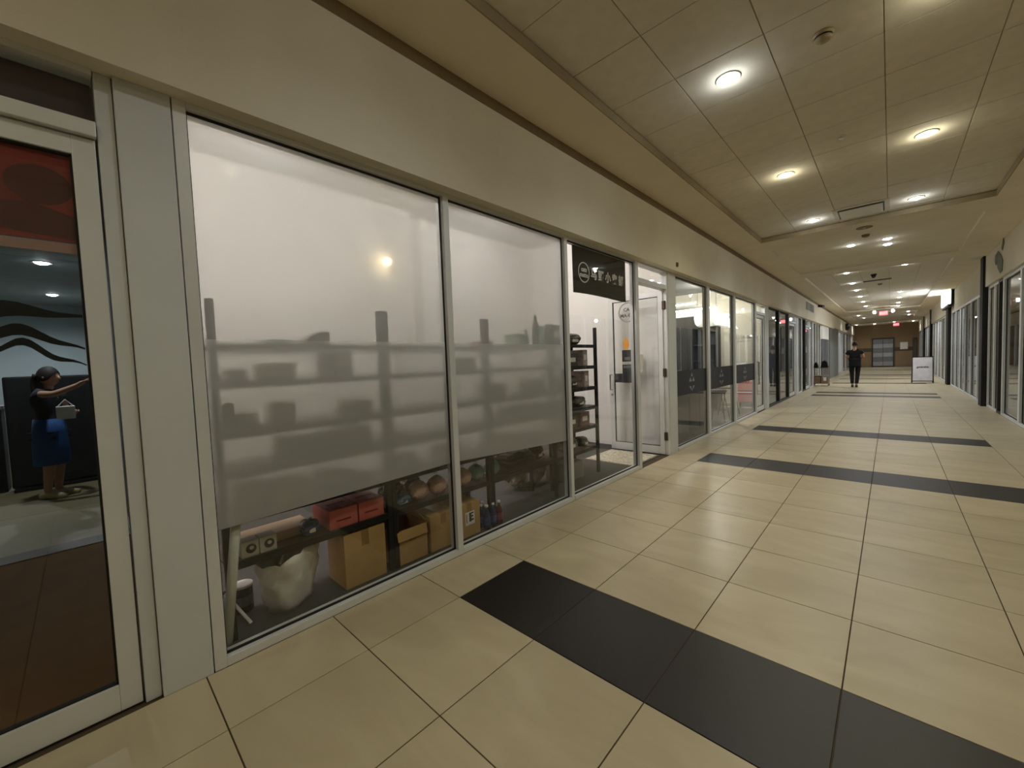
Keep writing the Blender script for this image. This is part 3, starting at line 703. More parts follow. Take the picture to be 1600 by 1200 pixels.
# ------------------------------------------------------------------ end wall
t = thing('elevator_doors', 'grey panelled double door in the middle of brown end wall', 'door', (1.9, YE-.045, 0))
for k in range(6):
    for s in (-1, 1): MB().box(s*.31-.3, s*.31+.3, -.03, .03, .1+.37*k, .45+.37*k).build('panel', mat('steel_grey', '#7a7c80', .35, .4) if k % 2 else mat('steel_pale', '#a2a4a6', .4, .3), t, bevel=.01)
MB().box(-.68, -.62, -.05, .03, 0, 2.4).build('jamb', m_framed, t); MB().box(.62, .68, -.05, .03, 0, 2.4).build('jamb', m_framed, t); MB().box(-.68, .68, -.05, .03, 2.33, 2.4).build('head', m_framed, t)
t = struct(MB().box(-.3, 1.2, YE-.02, YE, 1.3, 1.6).build('trim_2', mat('dado_dark', '#4a3d2b', .6))); struct(MB().box(2.6, 3.7, YE-.02, YE, 1.3, 1.6).build('trim_3', mat('dado_dark', '#4a3d2b', .6)))
t = thing('notice_board', 'white notice board on the brown end wall', 'notice', (3.15, YE-.04, 1.42)); MB().box(-.22, .22, 0, .04, 0, .56).build('frame', m_white, t, bevel=.005); MB().box(-.19, .19, -.004, -.0005, .03, .53).build('sheet', m_paper, t)
t = thing('dark_wall_panel', 'dark framed panel right of the white notice', 'panel', (3.78, YE-.04, .4)); MB().box(-.14, .14, 0, .04, 0, 1.9).build('frame', m_framed, t); MB().box(-.11, .11, -.004, -.0005, .05, 1.85).build('sheet', mat('panel_brown', '#53483a', .6), t)

# ------------------------------------------------------------------ hanging shop banner
m_ban = mat('banner_cloth', '#0c0d0b', .8, var=.2, scale=12); m_chalk = mat('banner_white', '#fbfaf2', .7)
bn = thing('shop_banner', 'black cloth banner with white shop lettering hanging inside sidelight', 'banner', (-.1, 2.7, 2.17))
bw = lambda y, z: .003*math.sin(y*9)*(1-z/.55)
MB().sheet(lambda u, v: (bw(-.58+u*1.175, v*.54)-.004, -.58+u*1.175, v*.54+.008*math.sin(u*5)*(1-v)), 40, 10).build('cloth', m_ban, bn, smooth=True, solid=.004)
MB().tube([(0, -.66, .515), (0, .62, .535)], .009).build('rod', m_black, bn)
for y, z in ((-.6, .53), (.6, .55)): MB().box(-.012, .012, y-.015, y+.015, z-.03, z+.02).build('clip', m_bplast, bn)
ring('round_logo', -.375, .235, .112, .012, m_chalk, bn, .006)
text_mesh('logo_text', 'cats', .07, m_chalk, (.0075, -.375, .265), TX, bn, thick=.002)
text_mesh('logo_text', 'matto', .07, m_chalk, (.0075, -.375, .205), TX, bn, thick=.002)
for i, ch in enumerate('乌野小卖部'):
    text_mesh('character', ch, .13, m_chalk, (.0085, -.175+.157*i, .232), TX, bn, thick=.0042, depth=.001)

# ------------------------------------------------------------------ shelving racks inside main shop
m_rack = mat('rack_black', '#070605', .75, 0); m_deck = mat('rack_deck', '#4a3a30', .6)
SH = [.415, .66, .905, 1.125, 1.395, 1.60]
def rack(lab, x, y0, y1, dep, levels, top, rear=.414):
    """x = front plane; posts at y0 and y1"""
    t = thing('shelf_rack', lab, 'shelving rack', (x-dep/2, (y0+y1)/2, 0), 'black shelving racks'); o = t.location.to_tuple()
    for xx in (x-.035, x-dep):
        for yy in (y0, y1-.035):
            p = MB(); p.box(xx, xx+.035, yy, yy+.035, 0, top if xx > x-.1 else rear); p.build('post', m_rack, t, o, bevel=.003)
    for z in levels:
        s = MB().box(x-dep+.01, x-.01, y0+.005, y1-.005, z-.012, z).build('shelf', m_deck, t, o)
        MB().box(x-.014, x-.002, y0+.036, y1-.036, z-.04, z-.001).build('beam', m_rack, s, o)
        MB().box(x-dep+.002, x-dep+.014, y0+.036, y1-.036, z-.04, z-.001).build('beam', m_rack, s, o)
XS = -.2
rack('black metal shelving rack behind first frosted pane, nearest the pillar', XS, -1.06, -.07, .38, SH, 1.83)
rack('black metal shelving rack behind the mullion between frosted panes', XS, -.065, .905, .38, SH, 1.83)
rack('black metal shelving rack behind second frosted pane', XS, .91, 1.88, .38, SH, 1.83)
rack('black metal shelving rack beside the open door under the banner', -.36, 1.98, 2.99, .40, [.35, .625, .865, 1.11, 1.375, 1.635], 1.85, 1.64)

m_kraft = mat('kraft_cardboard', '#b8945c', .8, var=.08, scale=8); m_kraft2 = mat('kraft_dark', '#8f6a3a', .85); m_tape = mat('tape_tan', '#96733f', .35)
def carton(name, lab, x0, x1, y0, y1, z0, h, m=None, tape=True, cat='box', group=None):
    t = thing(name, lab, cat, ((x0+x1)/2, (y0+y1)/2, z0), group); a, b_ = (x1-x0)/2, (y1-y0)/2; m = m or m_kraft
    MB().box(-a, a, -b_, b_, 0, h).build('body', m, t, bevel=min(.004, h*.05))
    for s in (-1, 1): MB().box(-a+.001, a-.001, s*b_/2-b_/2+.0015, s*b_/2+b_/2-.0015, h, h+.003).build('flap', m, t)
    if tape: MB().box(a, a+.0012, -.025, .025, h*.72, h).build('tape', m_tape, t); MB().box(-a, a, -.025, .025, h+.003, h+.0042).build('tape', m_tape, t)
    return t
def open_carton(lab, x0, x1, y0, y1, h, m=None):
    t = thing('open_carton', lab, 'box', ((x0+x1)/2, (y0+y1)/2, 0)); a, b_ = (x1-x0)/2, (y1-y0)/2; m = m or m_kraft
    b = MB(); b.box(-a, a, -b_, b_, 0, .005); b.box(-a, -a+.005, -b_, b_, 0, h); b.box(a-.005, a, -b_, b_, 0, h); b.box(-a, a, -b_, -b_+.005, 0, h); b.box(-a, a, b_-.005, b_, 0, h)
    b.build('body', m, t)
    MB().prism([(-b_, h), (-b_-.005, h), (-b_-.035, h+.085), (-b_-.03, h+.087)], 'x', -a+.01, a-.01).build('flap', m_kraft2, t)
    MB().prism([(b_, h), (b_+.005, h), (b_-.05, h+.08), (b_-.055, h+.078)], 'x', -a+.01, a-.01).build('flap', m_kraft2, t)
    MB().prism([(a, h), (a+.004, h), (a+.02, h-.07), (a+.016, h-.072)], 'y', -b_+.01, b_-.01).build('flap', m_kraft, t)
    MB().box(a+.0004, a+.0014, -.03, .03, h*.62, h).build('tape', m_tape, t)
    return t

# floor level below the first rack ------------------------------------------
carton('cardboard_carton', 'large plain cardboard carton on floor right of the white bag', -.47, -.205, -.425, -.135, 0, .355)
open_carton('open cardboard carton on floor with tilted flaps, left of the window mullion', -.5, -.205, -.055, .215, .255)
carton('cardboard_carton', 'cardboard carton on floor directly behind the window mullion', -.5, -.205, .245, .49, 0, .275)
t = carton('cardboard_carton', 'cardboard carton with white shipping label, right of the mullion', -.48, -.2, .515, .75, 0, .28)
MB().box(.1405, .1415, -.045, .055, .10, .21).build('shipping_label', m_paper, t)
lb_ = MB()
for a in ((-.005, .02, .125, .2), (.02, .045, .13, .145), (.02, .04, .16, .175), (.02, .045, .188, .2), (-.035, -.028, .12, .195)): lb_.box(.1416, .142, *a)
lb_.build('label_print', m_ink, t)
# white plastic bag: pinched pouch
t = thing('white_bag', 'crumpled white plastic shopping bag on floor under first rack', 'bag', (-.36, -.71, 0))
rb = random.Random(3); b = MB(); seg, nr = 28, 9
for k in range(nr+1):
    v = k/nr; z = .34*v; hw = .085+.055*v**.6
    for i in range(seg):
        a = 2*math.pi*i/seg; ca, sa = math.cos(a), math.sin(a); q = 1/max(abs(ca), abs(sa), (abs(ca)+abs(sa))*.62)
        q *= hw*(1+rb.uniform(-.06, .06)+.05*math.sin(5*a+6*v)); x, y = q*ca, q*sa*1.25
        b.v.append((x*.78-y*.62, x*.62+y*.78, z+(rb.uniform(-.012, .012)+(.03*math.cos(2*a) if k == nr else 0))*(k > 0)))
for k in range(nr):
    for i in range(seg):
        j = (i+1) % seg; b.f.append((k*seg+i, k*seg+j, (k+1)*seg+j, (k+1)*seg+i))
b.f.append(tuple(range(seg))[::-1])
b.build('pouch', mat('bag_plastic', '#e9e4da', .4, bump=.3, bscale=14), t, smooth=True, solid=.003)
for s in (-1, 1): MB().tube([(s*.09, -.07, .30), (s*.09, -.05, .35), (s*.09, .0, .375), (s*.09, .05, .35), (s*.09, .07, .30)], .007).build('handle', mat('bag_plastic', '#e9e4da', .4), t)
t = thing('paint_can', 'small black tin with white lid by the leaning pole', 'can', (-.5, -.93, 0))
MB().lathe([(.055, 0), (.055, .15)], 20).build('body', mat('tin_black', '#1c2224', .3, .3), t); MB().lathe([(.057, .15), (.057, .162), (.05, .165)], 20).build('lid', m_white, t); MB().lathe([(.0555, .04), (.0555, .10)], 20, cap=False).build('label_band', mat('tin_label', '#566066', .5), t)
t = thing('leaning_pole', 'pale grey tube leaning against glass beside the pillar', 'pole', (-.13, -1.085, 0))
MB().tube([(-.0, -.005, 0.012), (.04, .07, .72)], .023, 16).build('tube', mat('tube_grey', '#cfd0c2', .5), t, smooth=True); MB().tube([(.04, .07, .72), (.0415, .073, .735)], .0245, 16).build('cap', m_white, t)
t = thing('white_stick', 'thin white plastic stick leaning in front of the black tin', 'stick', (-.33, -.96, 0)); MB().bar((.03, .02, .006), (-.1, -.07, .17), .018, .006).build('stick', m_white, t); MB().bar((-.1, -.07, .17), (-.107, -.075, .18), .02, .008).build('tip', mat('tin_label', '#566066', .5), t)

# shelf level of first rack ---------------------------------------------------
Z0 = SH[0]
for y, lab in ((-.935, 'small white gadget box with dark round print, next to the leaning pole'), (-.845, 'small white gadget box with dark round print, right one of the pair')):
    t = thing('gadget_box', lab, 'box', (-.27, y, Z0), 'small white gadget boxes'); MB().box(-.045, .045, -.043, .043, 0, .088).build('carton', mat('gadget_white', '#c9c9bd', .6), t, bevel=.003)
    MB().lathe([(.026, .0452), (.026, .0462)], 20, (0, .004, .046), 'x').build('round_print', m_ink, t); MB().lathe([(.011, .0463), (.009, .047)], 14, (0, .006, .05), 'x').build('print_highlight', mat('gadget_white', '#c9c9bd', .6), t)
t = thing('pale_box', 'flat pale peach box lying on the lowest shelf behind gadget boxes', 'box', (-.43, -.77, Z0)); MB().box(-.1, .1, -.2, .2, 0, .05).build('tray', mat('peach_card', '#fbd9ba', .7), t, bevel=.003); MB().box(-.102, .102, -.202, .202, .04, .056).build('lid', mat('peach_card', '#fbd9ba', .7), t, bevel=.002)
m_clear = glass('clear_plastic', (.9, .93, .93), 1.5, .08)
def pouch(name, lab, x, y, z, sx, sy_, sz, m, seed, cat='package', m2=None, group=None):
    """crumpled plastic-wrapped package"""
    t = thing(name, lab, cat, (x, y, z), group); rr = random.Random(seed); b = MB(); n = 9
    for i in range(n+1):
        th = math.pi*i/n
        for j in range(14):
            ph = 2*math.pi*j/14; k = 1+rr.uniform(-.16, .16)
            px = abs(math.cos(ph))**.6*(1 if math.cos(ph) > 0 else -1); py = abs(math.sin(ph))**.6*(1 if math.sin(ph) > 0 else -1)
            rad = math.sin(th)**.55 if 0 < i < n else .02
            b.v.append((sx*px*rad*k, sy_*py*rad*k, max(0, sz*(1-math.cos(th))/2*(1+rr.uniform(-.05, .05)))))
    for i in range(n):
        for j in range(14):
            q = (j+1) % 14; b.f.append((i*14+j, i*14+q, (i+1)*14+q, (i+1)*14+j))
    b.f.append(tuple(range(14))[::-1]); b.f.append(tuple(n*14+j for j in range(14)))
    b.build('wrapper', m, t)
    MB().box(sx*.72, sx*1.0, -sy_*.35, sy_*.35, sz*.25, sz*.5).build('label', m2 or m_paper, t)
    return t
m_foil = mat('silver_foil', '#b9b4aa', .18, .85, bump=.8, bscale=30); m_bluep = mat('blue_package', '#2f4673', .35, bump=.4, bscale=20)
pouch('snack_pack', 'blue and clear snack pack left of the pink boxes', -.28, -.6, Z0, .05, .05, .1, m_bluep, 4, m2=m_paper)
pouch('foil_bag', 'silver foil bag squeezed between pink boxes and black post', -.535, -.17, Z0, .028, .05, .17, m_foil, 9)
m_pink = mat('pink_box', '#e2847a', .6, col2='#cf6c66', scale=9); m_pinkd = mat('pink_print', '#8e3430', .6)
for y0, y1, lab in ((-.5, -.315, 'pink product box on lowest shelf, left of the pair'), (-.305, -.125, 'pink product box on lowest shelf, right of the pair against post')):
    t = thing('product_box', lab, 'box', (-.35, (y0+y1)/2, Z0), 'pink product boxes'); a = (y1-y0)/2
    MB().box(-.15, .13, -a, a, 0, .125).build('carton', m_pink, t, bevel=.004)
    MB().box(.1302, .1312, -a*.55, a*.5, .045, .056).build('front_print', m_pinkd, t)
    MB().box(-.02, .02, -a*.6, a*.7, .1252, .126).build('top_print', m_pinkd, t)
    for k in range(3): MB().lathe([(.012, .1252), (.012, .1262)], 12, (.08, a*.35+.028*k-.02, 0)).build('top_badge', mat('pink_badge', '#e8b9a0', .6), t)

# shelf level of second rack --------------------------------------------------
pouch('snack_tub', 'blue oval snack tub right of the black post', -.27, .045, Z0, .045, .075, .1, mat('blue_tub', '#44607e', .35, bump=.1), 21, m2=mat('tub_mark', '#c9d6de', .5), cat='tub')
pouch('black_pack', 'glossy black wrapped pack behind the blue tub', -.45, .06, Z0, .06, .09, .17, mat('black_wrap', '#1a1816', .15, bump=.6, bscale=25), 31)
pouch('brown_pack', 'brown wrapped pack behind the pink plush balls', -.46, .25, Z0, .06, .07, .17, mat('brown_wrap', '#5d3f33', .25, bump=.5, bscale=25), 33)
def plush(lab, x, y, col, nm, seed):
    t = thing('plush_ball', lab, 'plush toy', (x, y, Z0), 'wrapped plush balls'); rr = random.Random(seed)
    b = MB(); n, sg = 10, 18
    for i in range(n+1):
        th = math.pi*i/n
        for j in range(sg):
            ph = 2*math.pi*j/sg; k = 1+rr.uniform(-.03, .03); r = math.sin(th)*.078*k*(1.0 if th > math.pi/2 else .55+.45*math.sin(th))
            b.v.append((r*math.cos(ph), r*math.sin(ph), .075-.075*math.cos(th)+.0))
    for i in range(n):
        for j in range(sg):
            q = (j+1) % sg; b.f.append((i*sg+j, i*sg+q, (i+1)*sg+q, (i+1)*sg+j))
    b.build('body', mat(nm, col, .35, bump=.5, bscale=40), t, smooth=True)
    MB().lathe([(.016, .145), (.008, .155), (.02, .172)], 10).build('tied_end', m_clear, t)
    MB().tube([(.02*math.cos(a*.7), .02*math.sin(a*.7), .147) for a in range(10)], .004, 6).build('tie', mat('tie_white', '#e5ded2', .5), t)
plush('pink plush ball wrapped in plastic, leftmost on the lowest shelf', -.28, .2, '#dcb9ae', 'plush_pink', 1)
plush('pink plush ball wrapped in plastic, touching the left side of the mullion', -.28, .37, '#dcb9ae', 'plush_pink', 2)
plush('pink plush ball wrapped in plastic, right of the mullion', -.28, .64, '#d3b0a2', 'plush_rose', 3)
plush('teal plush ball wrapped in plastic, left of the thin black post', -.29, .80, '#7fa39b', 'plush_teal', 4)
plush('teal plush ball wrapped in plastic, right of the thin black post', -.30, 1.0, '#7fa39b', 'plush_teal', 5)
# bottles on the floor right of the labelled carton
def bottle(lab, x, y, col, nm, h=.2):
    t = thing('drink_bottle', lab, 'bottle', (x, y, 0), 'bottles on the shop floor')
    MB().lathe([(.028, 0), (.03, .02), (.03, h*.62), (.012, h*.82), (.012, h*.93)], 14).build('body', mat(nm, col, .2), t, smooth=True)
    MB().lathe([(.014, h*.93), (.014, h)], 12).build('cap', m_white, t); MB().lathe([(.0305, h*.2), (.0305, h*.5)], 14, cap=False).build('label', mat(nm+'_label', {'b': '#3a4f8a', 'r': '#8a3a40'}[nm[-1]], .5), t)
bn_ = 0
for i in range(3):
    for j in range(3):
        col = ('#1d2c58', 'drink_b') if i < 2 else ('#5a1f28', 'drink_r')
        lab = '%s drink bottle on floor, %s row from the glass, %s in row' % ('blue' if i < 2 else 'red', ('front', 'middle', 'back')[j], ('left', 'centre', 'right')[i])
        bottle(lab, -.2-.07*j, .83+.075*i, col[0], col[1], .21-.01*j)

# third rack -------------------------------------------------------------------
t = thing('brown_basket', 'dark brown woven tray stacked with packs on lowest shelf', 'basket', (-.38, 1.36, Z0))
for k in range(6): MB().box(-.15, .15, -.2, .2, .0+.017*k, .012+.017*k).build('weave_row', mat('basket_brown', '#3b2a1c', .7, var=.3, scale=50), t, bevel=.002)
for k, (x, y) in enumerate(((.02, -.1), (-.03, .02), (.03, .12))):
    p = MB().box(x-.08, x+.08, y-.055, y+.055, .1, .14).build('pack', mat('pack_brown', '#5a4432', .3, bump=.4), t, bevel=.012)
pouch('clear_pouch', 'small clear pouch on lowest shelf left of the brown tray', -.45, 1.1, Z0, .035, .035, .11, m_clear, 44)
t = thing('paper_sheets', 'loose white paper sheets on lowest shelf behind plush balls', 'paper', (-.46, .92, Z0)); MB().box(-.07, .07, -.13, .13, 0, .004).build('sheet', m_paper, t); MB().prism([(-.08, -.1), (.06, -.13), (.08, .1), (-.05, .14)], 'z', .004, .007).build('sheet', m_paper, t)
pouch('wrapped_bundle', 'crinkled plastic wrapped bundle on floor under second pane', -.73, 1.95, 0, .1, .3, .36, mat('crinkle_plastic', '#b0a594', .10, .7, bump=1.0, bscale=26), 52, 'bundle')
pouch('foil_pouch', 'shiny dark pouch at right end of lowest shelf', -.38, 1.72, Z0, .08, .09, .16, mat('dark_foil', '#3a352c', .15, .5, bump=.8, bscale=28), 57)

# goods behind the frosted film and on top ---------------------------------------
pal = [('slate', '#9aa6a6', 'grey'), ('olive', '#8b8f5c', 'olive'), ('brick', '#a5786a', 'brick red'), ('cream', '#e6dfcc', 'cream'), ('ink_blue', '#5c6f8c', 'dark blue'), ('moss', '#83957b', 'moss green'), ('mustard', '#c9b45a', 'mustard'), ('mauve', '#a08a92', 'mauve'), ('charcoal', '#54564f', 'charcoal'), ('tan', '#b49068', 'tan')]
rk = ['first rack', 'middle rack', 'third rack']; lv = {1: 'second lowest shelf', 2: 'third shelf up', 3: 'fourth shelf up', 4: 'fifth shelf up', 5: 'top shelf'}
rr = random.Random(11)
def goods(x, y, z, d, wd_, h, ci, where):
    nm, colr, word = pal[ci]
    t = thing('goods_box', where % word, 'box', (x, y, z), 'boxed goods behind frosted glass'); m = mat('goods_'+nm, colr, .55)
    MB().box(-d/2, d/2, -wd_/2, wd_/2, 0, h).build('carton', m, t, bevel=.004)
    MB().box(d/2, d/2+.001, -wd_*.3, wd_*.3, h*.3, h*.7).build('label', mat('goods_label', '#cfc9b8', .6), t)
for ri, (ya, yb) in enumerate(((-1.0, -.12), (-.02, .86), (.97, 1.83))):
    for L_ in (1, 2, 3, 4):
        y = ya+.03; cs = list(range(len(pal))); rr.shuffle(cs); i = 0
        while y < yb-.14:
            wd_ = rr.uniform(.09, .2); h = rr.uniform(.05, .165 if L_ != 4 else .17)
            if rr.random() < .5 and i < 4:
                goods(-.34+rr.uniform(-.04, .03), y+wd_/2, SH[L_], .2, wd_, h, cs[i], '%s goods box on '+lv[L_]+' of the '+rk[ri]+' behind frosted film'); i += 1
            y += wd_+rr.uniform(.02, .1)
ZT = SH[5]
t = thing('wedge_box', 'slanted grey box on top shelf above first film edge', 'box', (-.36, -.48, ZT)); MB().prism([(-.09, 0), (.08, 0), (.08, .085), (.02, .085), (-.09, .02)], 'x', -.09, .07).build('body', mat('wedge_grey', '#6b6f66', .6), t, bevel=.003); MB().box(.0702, .0712, -.01, .06, .03, .06).build('label', mat('goods_label', '#cfc9b8', .6), t)
goods(-.36, -.7, ZT, .16, .13, .03, 0, 'flat %s box lying on top shelf above first film edge')
goods(-.36, 1.0, ZT, .14, .16, .05, 2, 'low %s box on top shelf right of the mullion')
goods(-.36, 1.47, ZT, .16, .16, .125, 5, 'square %s box on top shelf of the third rack')
def tall_bottle(lab, y, h, r, nm, colr):
    t = thing('tall_bottle', lab, 'bottle', (-.36, y, ZT)); MB().lathe([(r, 0), (r, h*.68), (r*.45, h*.82), (r*.4, h*.93)], 16).build('body', mat(nm, colr, .3), t, smooth=True); MB().lathe([(r*.45, h*.93), (r*.45, h)], 12).build('cap', m_bplast, t)
tall_bottle('short dark bottle on top shelf of the third rack', 1.615, .17, .034, 'bottle_olive', '#4d523c'); tall_bottle('tall dark bottle with round shoulder on top shelf near the post', 1.78, .33, .04, 'bottle_dark', '#3c4034')
# white cards taped inside the film
for y, z, lab in ((-1.028, 1.225, 'white card taped inside first frosted pane near pillar'), (.785, 1.0, 'white card taped inside second frosted pane near thin post')):
    t = thing('taped_card', lab, 'card', (-.0525, y, z)); MB().box(-.002, 0, -.026, .026, -.06, .06).build('card', m_white, t); MB().box(-.0035, -.0022, -.012, .012, .05, .068).build('tape', m_tape, t)

# goods on the rack beside the door -----------------------------------------------
DL = [.35, .625, .865, 1.11, 1.375, 1.635]
spec = [(5, 2.25, .24, .22, '#4b6f68', 'teal box with slanted lid on top shelf under banner', 'box'), (5, 2.62, .34, .14, '#4a4740', 'dark wrapped pack on top shelf under banner', 'pouch'),
 (4, 2.28, .2, .10, '#b7b3a4', 'pale printed box on second shelf from top of door rack', 'box'), (4, 2.55, .22, .15, '#45423b', 'dark printed box on second shelf from top of door rack', 'box'), (4, 2.82, .1, .2, '#b9a8a0', 'pink and white slim box on second shelf from top of door rack', 'box'),
 (3, 2.3, .22, .16, '#35332d', 'charcoal box on third shelf from top of door rack', 'box'), (3, 2.58, .24, .15, '#5b5648', 'crumpled khaki pack on third shelf from top of door rack', 'pouch'), (3, 2.84, .1, .2, '#bfa9a2', 'rose slim box on third shelf from top of door rack', 'box'),
 (2, 2.35, .3, .15, '#4e4b40', 'crumpled dark grey pack on middle shelf of door rack', 'pouch'), (2, 2.72, .26, .13, '#67604f', 'crumpled khaki pack on middle shelf of door rack', 'pouch'),
 (1, 2.3, .2, .14, '#a89a66', 'straw coloured box on lower shelf of door rack', 'box'), (1, 2.52, .18, .15, '#5f5046', 'brown box on lower shelf of door rack', 'box'), (1, 2.78, .2, .17, '#86615f', 'dull red box on lower shelf of door rack', 'box'),
 (0, 2.5, .3, .16, '#7b7568', 'grey patterned pouch on the bottom shelf of door rack', 'pouch'), (0, 2.8, .16, .12, '#6f695a', 'small grey pouch on the bottom shelf of door rack', 'pouch')]
for i, (L_, y, wd_, h, colr, lab, k) in enumerate(spec):
    m = mat('door_goods_%d' % i, colr, .45, bump=.3 if k == 'pouch' else 0, bscale=30, col2=None, var=.35, scale=22)
    if k == 'pouch': pouch('wrapped_pack', lab, -.53, y, DL[L_], .1, wd_/2, h, m, 70+i, group='goods on the door rack')
    else:
        t = thing('goods_box', lab, 'box', (-.53, y, DL[L_]), 'goods on the door rack')
        if i == 0: MB().prism([(-wd_/2, 0), (wd_*.3, 0), (wd_/2, h), (-wd_/2, h)], 'x', -.1, .1).build('carton', m, t, bevel=.004)
        else: MB().box(-.1, .1, -wd_/2, wd_/2, 0, h).build('carton', m, t, bevel=.004)
        MB().box(.1, .101, -wd_*.3, wd_*.25, h*.35, h*.7).build('label', m_paper, t)
carton('storage_box', 'plain grey storage box on floor under the door rack', -.74, -.42, 2.33, 2.7, 0, .2, mat('storage_grey', '#8d897e', .7), False)
t = thing('door_mat', 'pale speckled doormat on floor inside the open door', 'mat', (-.5, 3.85, 0)); MB().box(-.38, .36, -.38, .36, 0, .012).build('pile', mat('mat_speckle', '#efe8d8', .95, col2='#9b937f', scale=40), t, bevel=.003); MB().box(-.4, .38, -.4, .38, 0, .006).build('border', mat('mat_border', '#8a8272', .9), t)
# ------------------------------------------------------------------ people
def skin_mesh(joints, edges, root):
    names = list(joints); me = bpy.data.meshes.new('tmp'); me.from_pydata([joints[n][0] for n in names], [(names.index(a), names.index(b)) for a, b in edges], [])
    o = bpy.data.objects.new('tmp', me); COL.objects.link(o)
    sk = o.modifiers.new('skin', 'SKIN'); sk.use_smooth_shade = True; sk.branch_smoothing = .6
    for i, n in enumerate(names):
        r = joints[n][1]; me.skin_vertices[0].data[i].radius = r if isinstance(r, tuple) else (r, r)
        me.skin_vertices[0].data[i].use_root = (n == root)
    s2 = o.modifiers.new('sub', 'SUBSURF'); s2.levels = s2.render_levels = 2
    bpy.context.view_layer.update()
    out = bpy.data.meshes.new_from_object(o.evaluated_get(bpy.context.evaluated_depsgraph_get()))
    bpy.data.objects.remove(o); return out
def finish(me, name, m, parent, extra=()):
    bm = bmesh.new(); bm.from_mesh(me)
    for e in extra:
        t = bpy.data.meshes.new('x'); t.from_pydata(e.v, [], e.f); bm.from_mesh(t)
    bmesh.ops.recalc_face_normals(bm, faces=bm.faces)
    for f in bm.faces: f.smooth = True
    me2 = bpy.data.meshes.new(name); bm.to_mesh(me2); bm.free(); me2.materials.append(m)
    o = bpy.data.objects.new(name, me2); COL.objects.link(o); o.parent = parent; return o
def hand_tubes(w_, d, up):
    """five bent fingers at the hand end w_, pointing along d"""
    w_ = Vector(w_); d = Vector(d).normalized(); up = Vector(up); s = d.cross(up).normalized(); n = s.cross(d)
    out = []
    for k, (off, ln) in enumerate(((-.028, .055), (-.009, .07), (.01, .075), (.028, .066))):
        a = w_+d*.045+s*off; b = a+d*ln*.55-n*.008; c = b+d*ln*.4-n*.022
        out.append(MB().tube([a-d*.02, a, b, c], [.010, .0095, .0088, .007], 7))
    a = w_+s*.03; b = a+s*.025+d*.03-n*.01; c = b+d*.03-n*.01
    out.append(MB().tube([w_, a, b, c], [.012, .012, .0105, .008], 7))
    return out
def head_mesh(c, face):
    """ovoid head with brow, nose, chin and ears; face = unit direction"""
    c = Vector(c); f = Vector(face).normalized(); up = Vector((0, 0, 1)); s = f.cross(up).normalized(); b = MB(); n, sg = 14, 20
    for i in range(n+1):
        th = math.pi*i/n; z = math.cos(th)
        for j in range(sg):
            ph = 2*math.pi*j/sg; cf, cs = math.cos(ph), math.sin(ph); r = math.sin(th)
            wx = .074*(1-.22*max(0, -z)); wf = .095*(1-.12*max(0, -z))
            fx = wf*r*cf; sx = wx*r*cs
            if cf > .9: fx += .012*math.exp(-((z+.22)/.16)**2)+.004*math.exp(-((z+.75)/.15)**2)
            b.v.append(tuple(c+f*fx+s*sx+up*(.118*z)))
    for i in range(n):
        for j in range(sg):
            q = (j+1) % sg; b.f.append((i*sg+j, i*sg+q, (i+1)*sg+q, (i+1)*sg+j))
    nose = MB().tube([c+f*.088+up*.015, c+f*.104-up*.022, c+f*.09-up*.036], [.008, .015, .01], 8)
    ears = [MB().tube([c+s*k*.07+up*.02, c+s*k*.084-up*.002, c+s*k*.072-up*.03], [.008, .014, .008], 8) for k in (-1, 1)]
    return [b, nose]+ears
def face_parts(root, c, face):
    c = Vector(c); f = Vector(face).normalized(); up = Vector((0, 0, 1)); s = f.cross(up).normalized()
    for k in (-1, 1):
        e = c+f*.083+s*k*.03+up*.005; MB().lathe([(.0, -.006), (.008, -.003), (.009, .0), (.008, .003), (0, .006)], 10, tuple(e), cap=False).build('eye', mat('eye_dark', '#1c1512', .3), root, smooth=True)
        MB().tube([e+up*.018-s*.014, e+up*.022, e+up*.018+s*.014], .003, 6).build('eyebrow', mat('hair_dark', '#1d1612', .7), root)
    m_ = c+f*.083-up*.062; MB().tube([m_-s*.02, m_+f*.006, m_+s*.02], [.003, .006, .003], 6).build('mouth', mat('lip', '#9a5a52', .5), root)
m_skin = mat('skin_tone', '#b98d74', .55, var=.05)
LEGE = [('pel', 'hipL'), ('hipL', 'kneL'), ('kneL', 'ankL'), ('ankL', 'toeL'), ('pel', 'hipR'), ('hipR', 'kneR'), ('kneR', 'ankR'), ('ankR', 'toeR')]
ARME = [('che', 'shoL'), ('shoL', 'elbL'), ('elbL', 'wriL'), ('wriL', 'palL'), ('che', 'shoR'), ('shoR', 'elbR'), ('elbR', 'wriR'), ('wriR', 'palR')]
SPI = [('pel', 'wai'), ('wai', 'che'), ('che', 'nec'), ('nec', 'hea')]
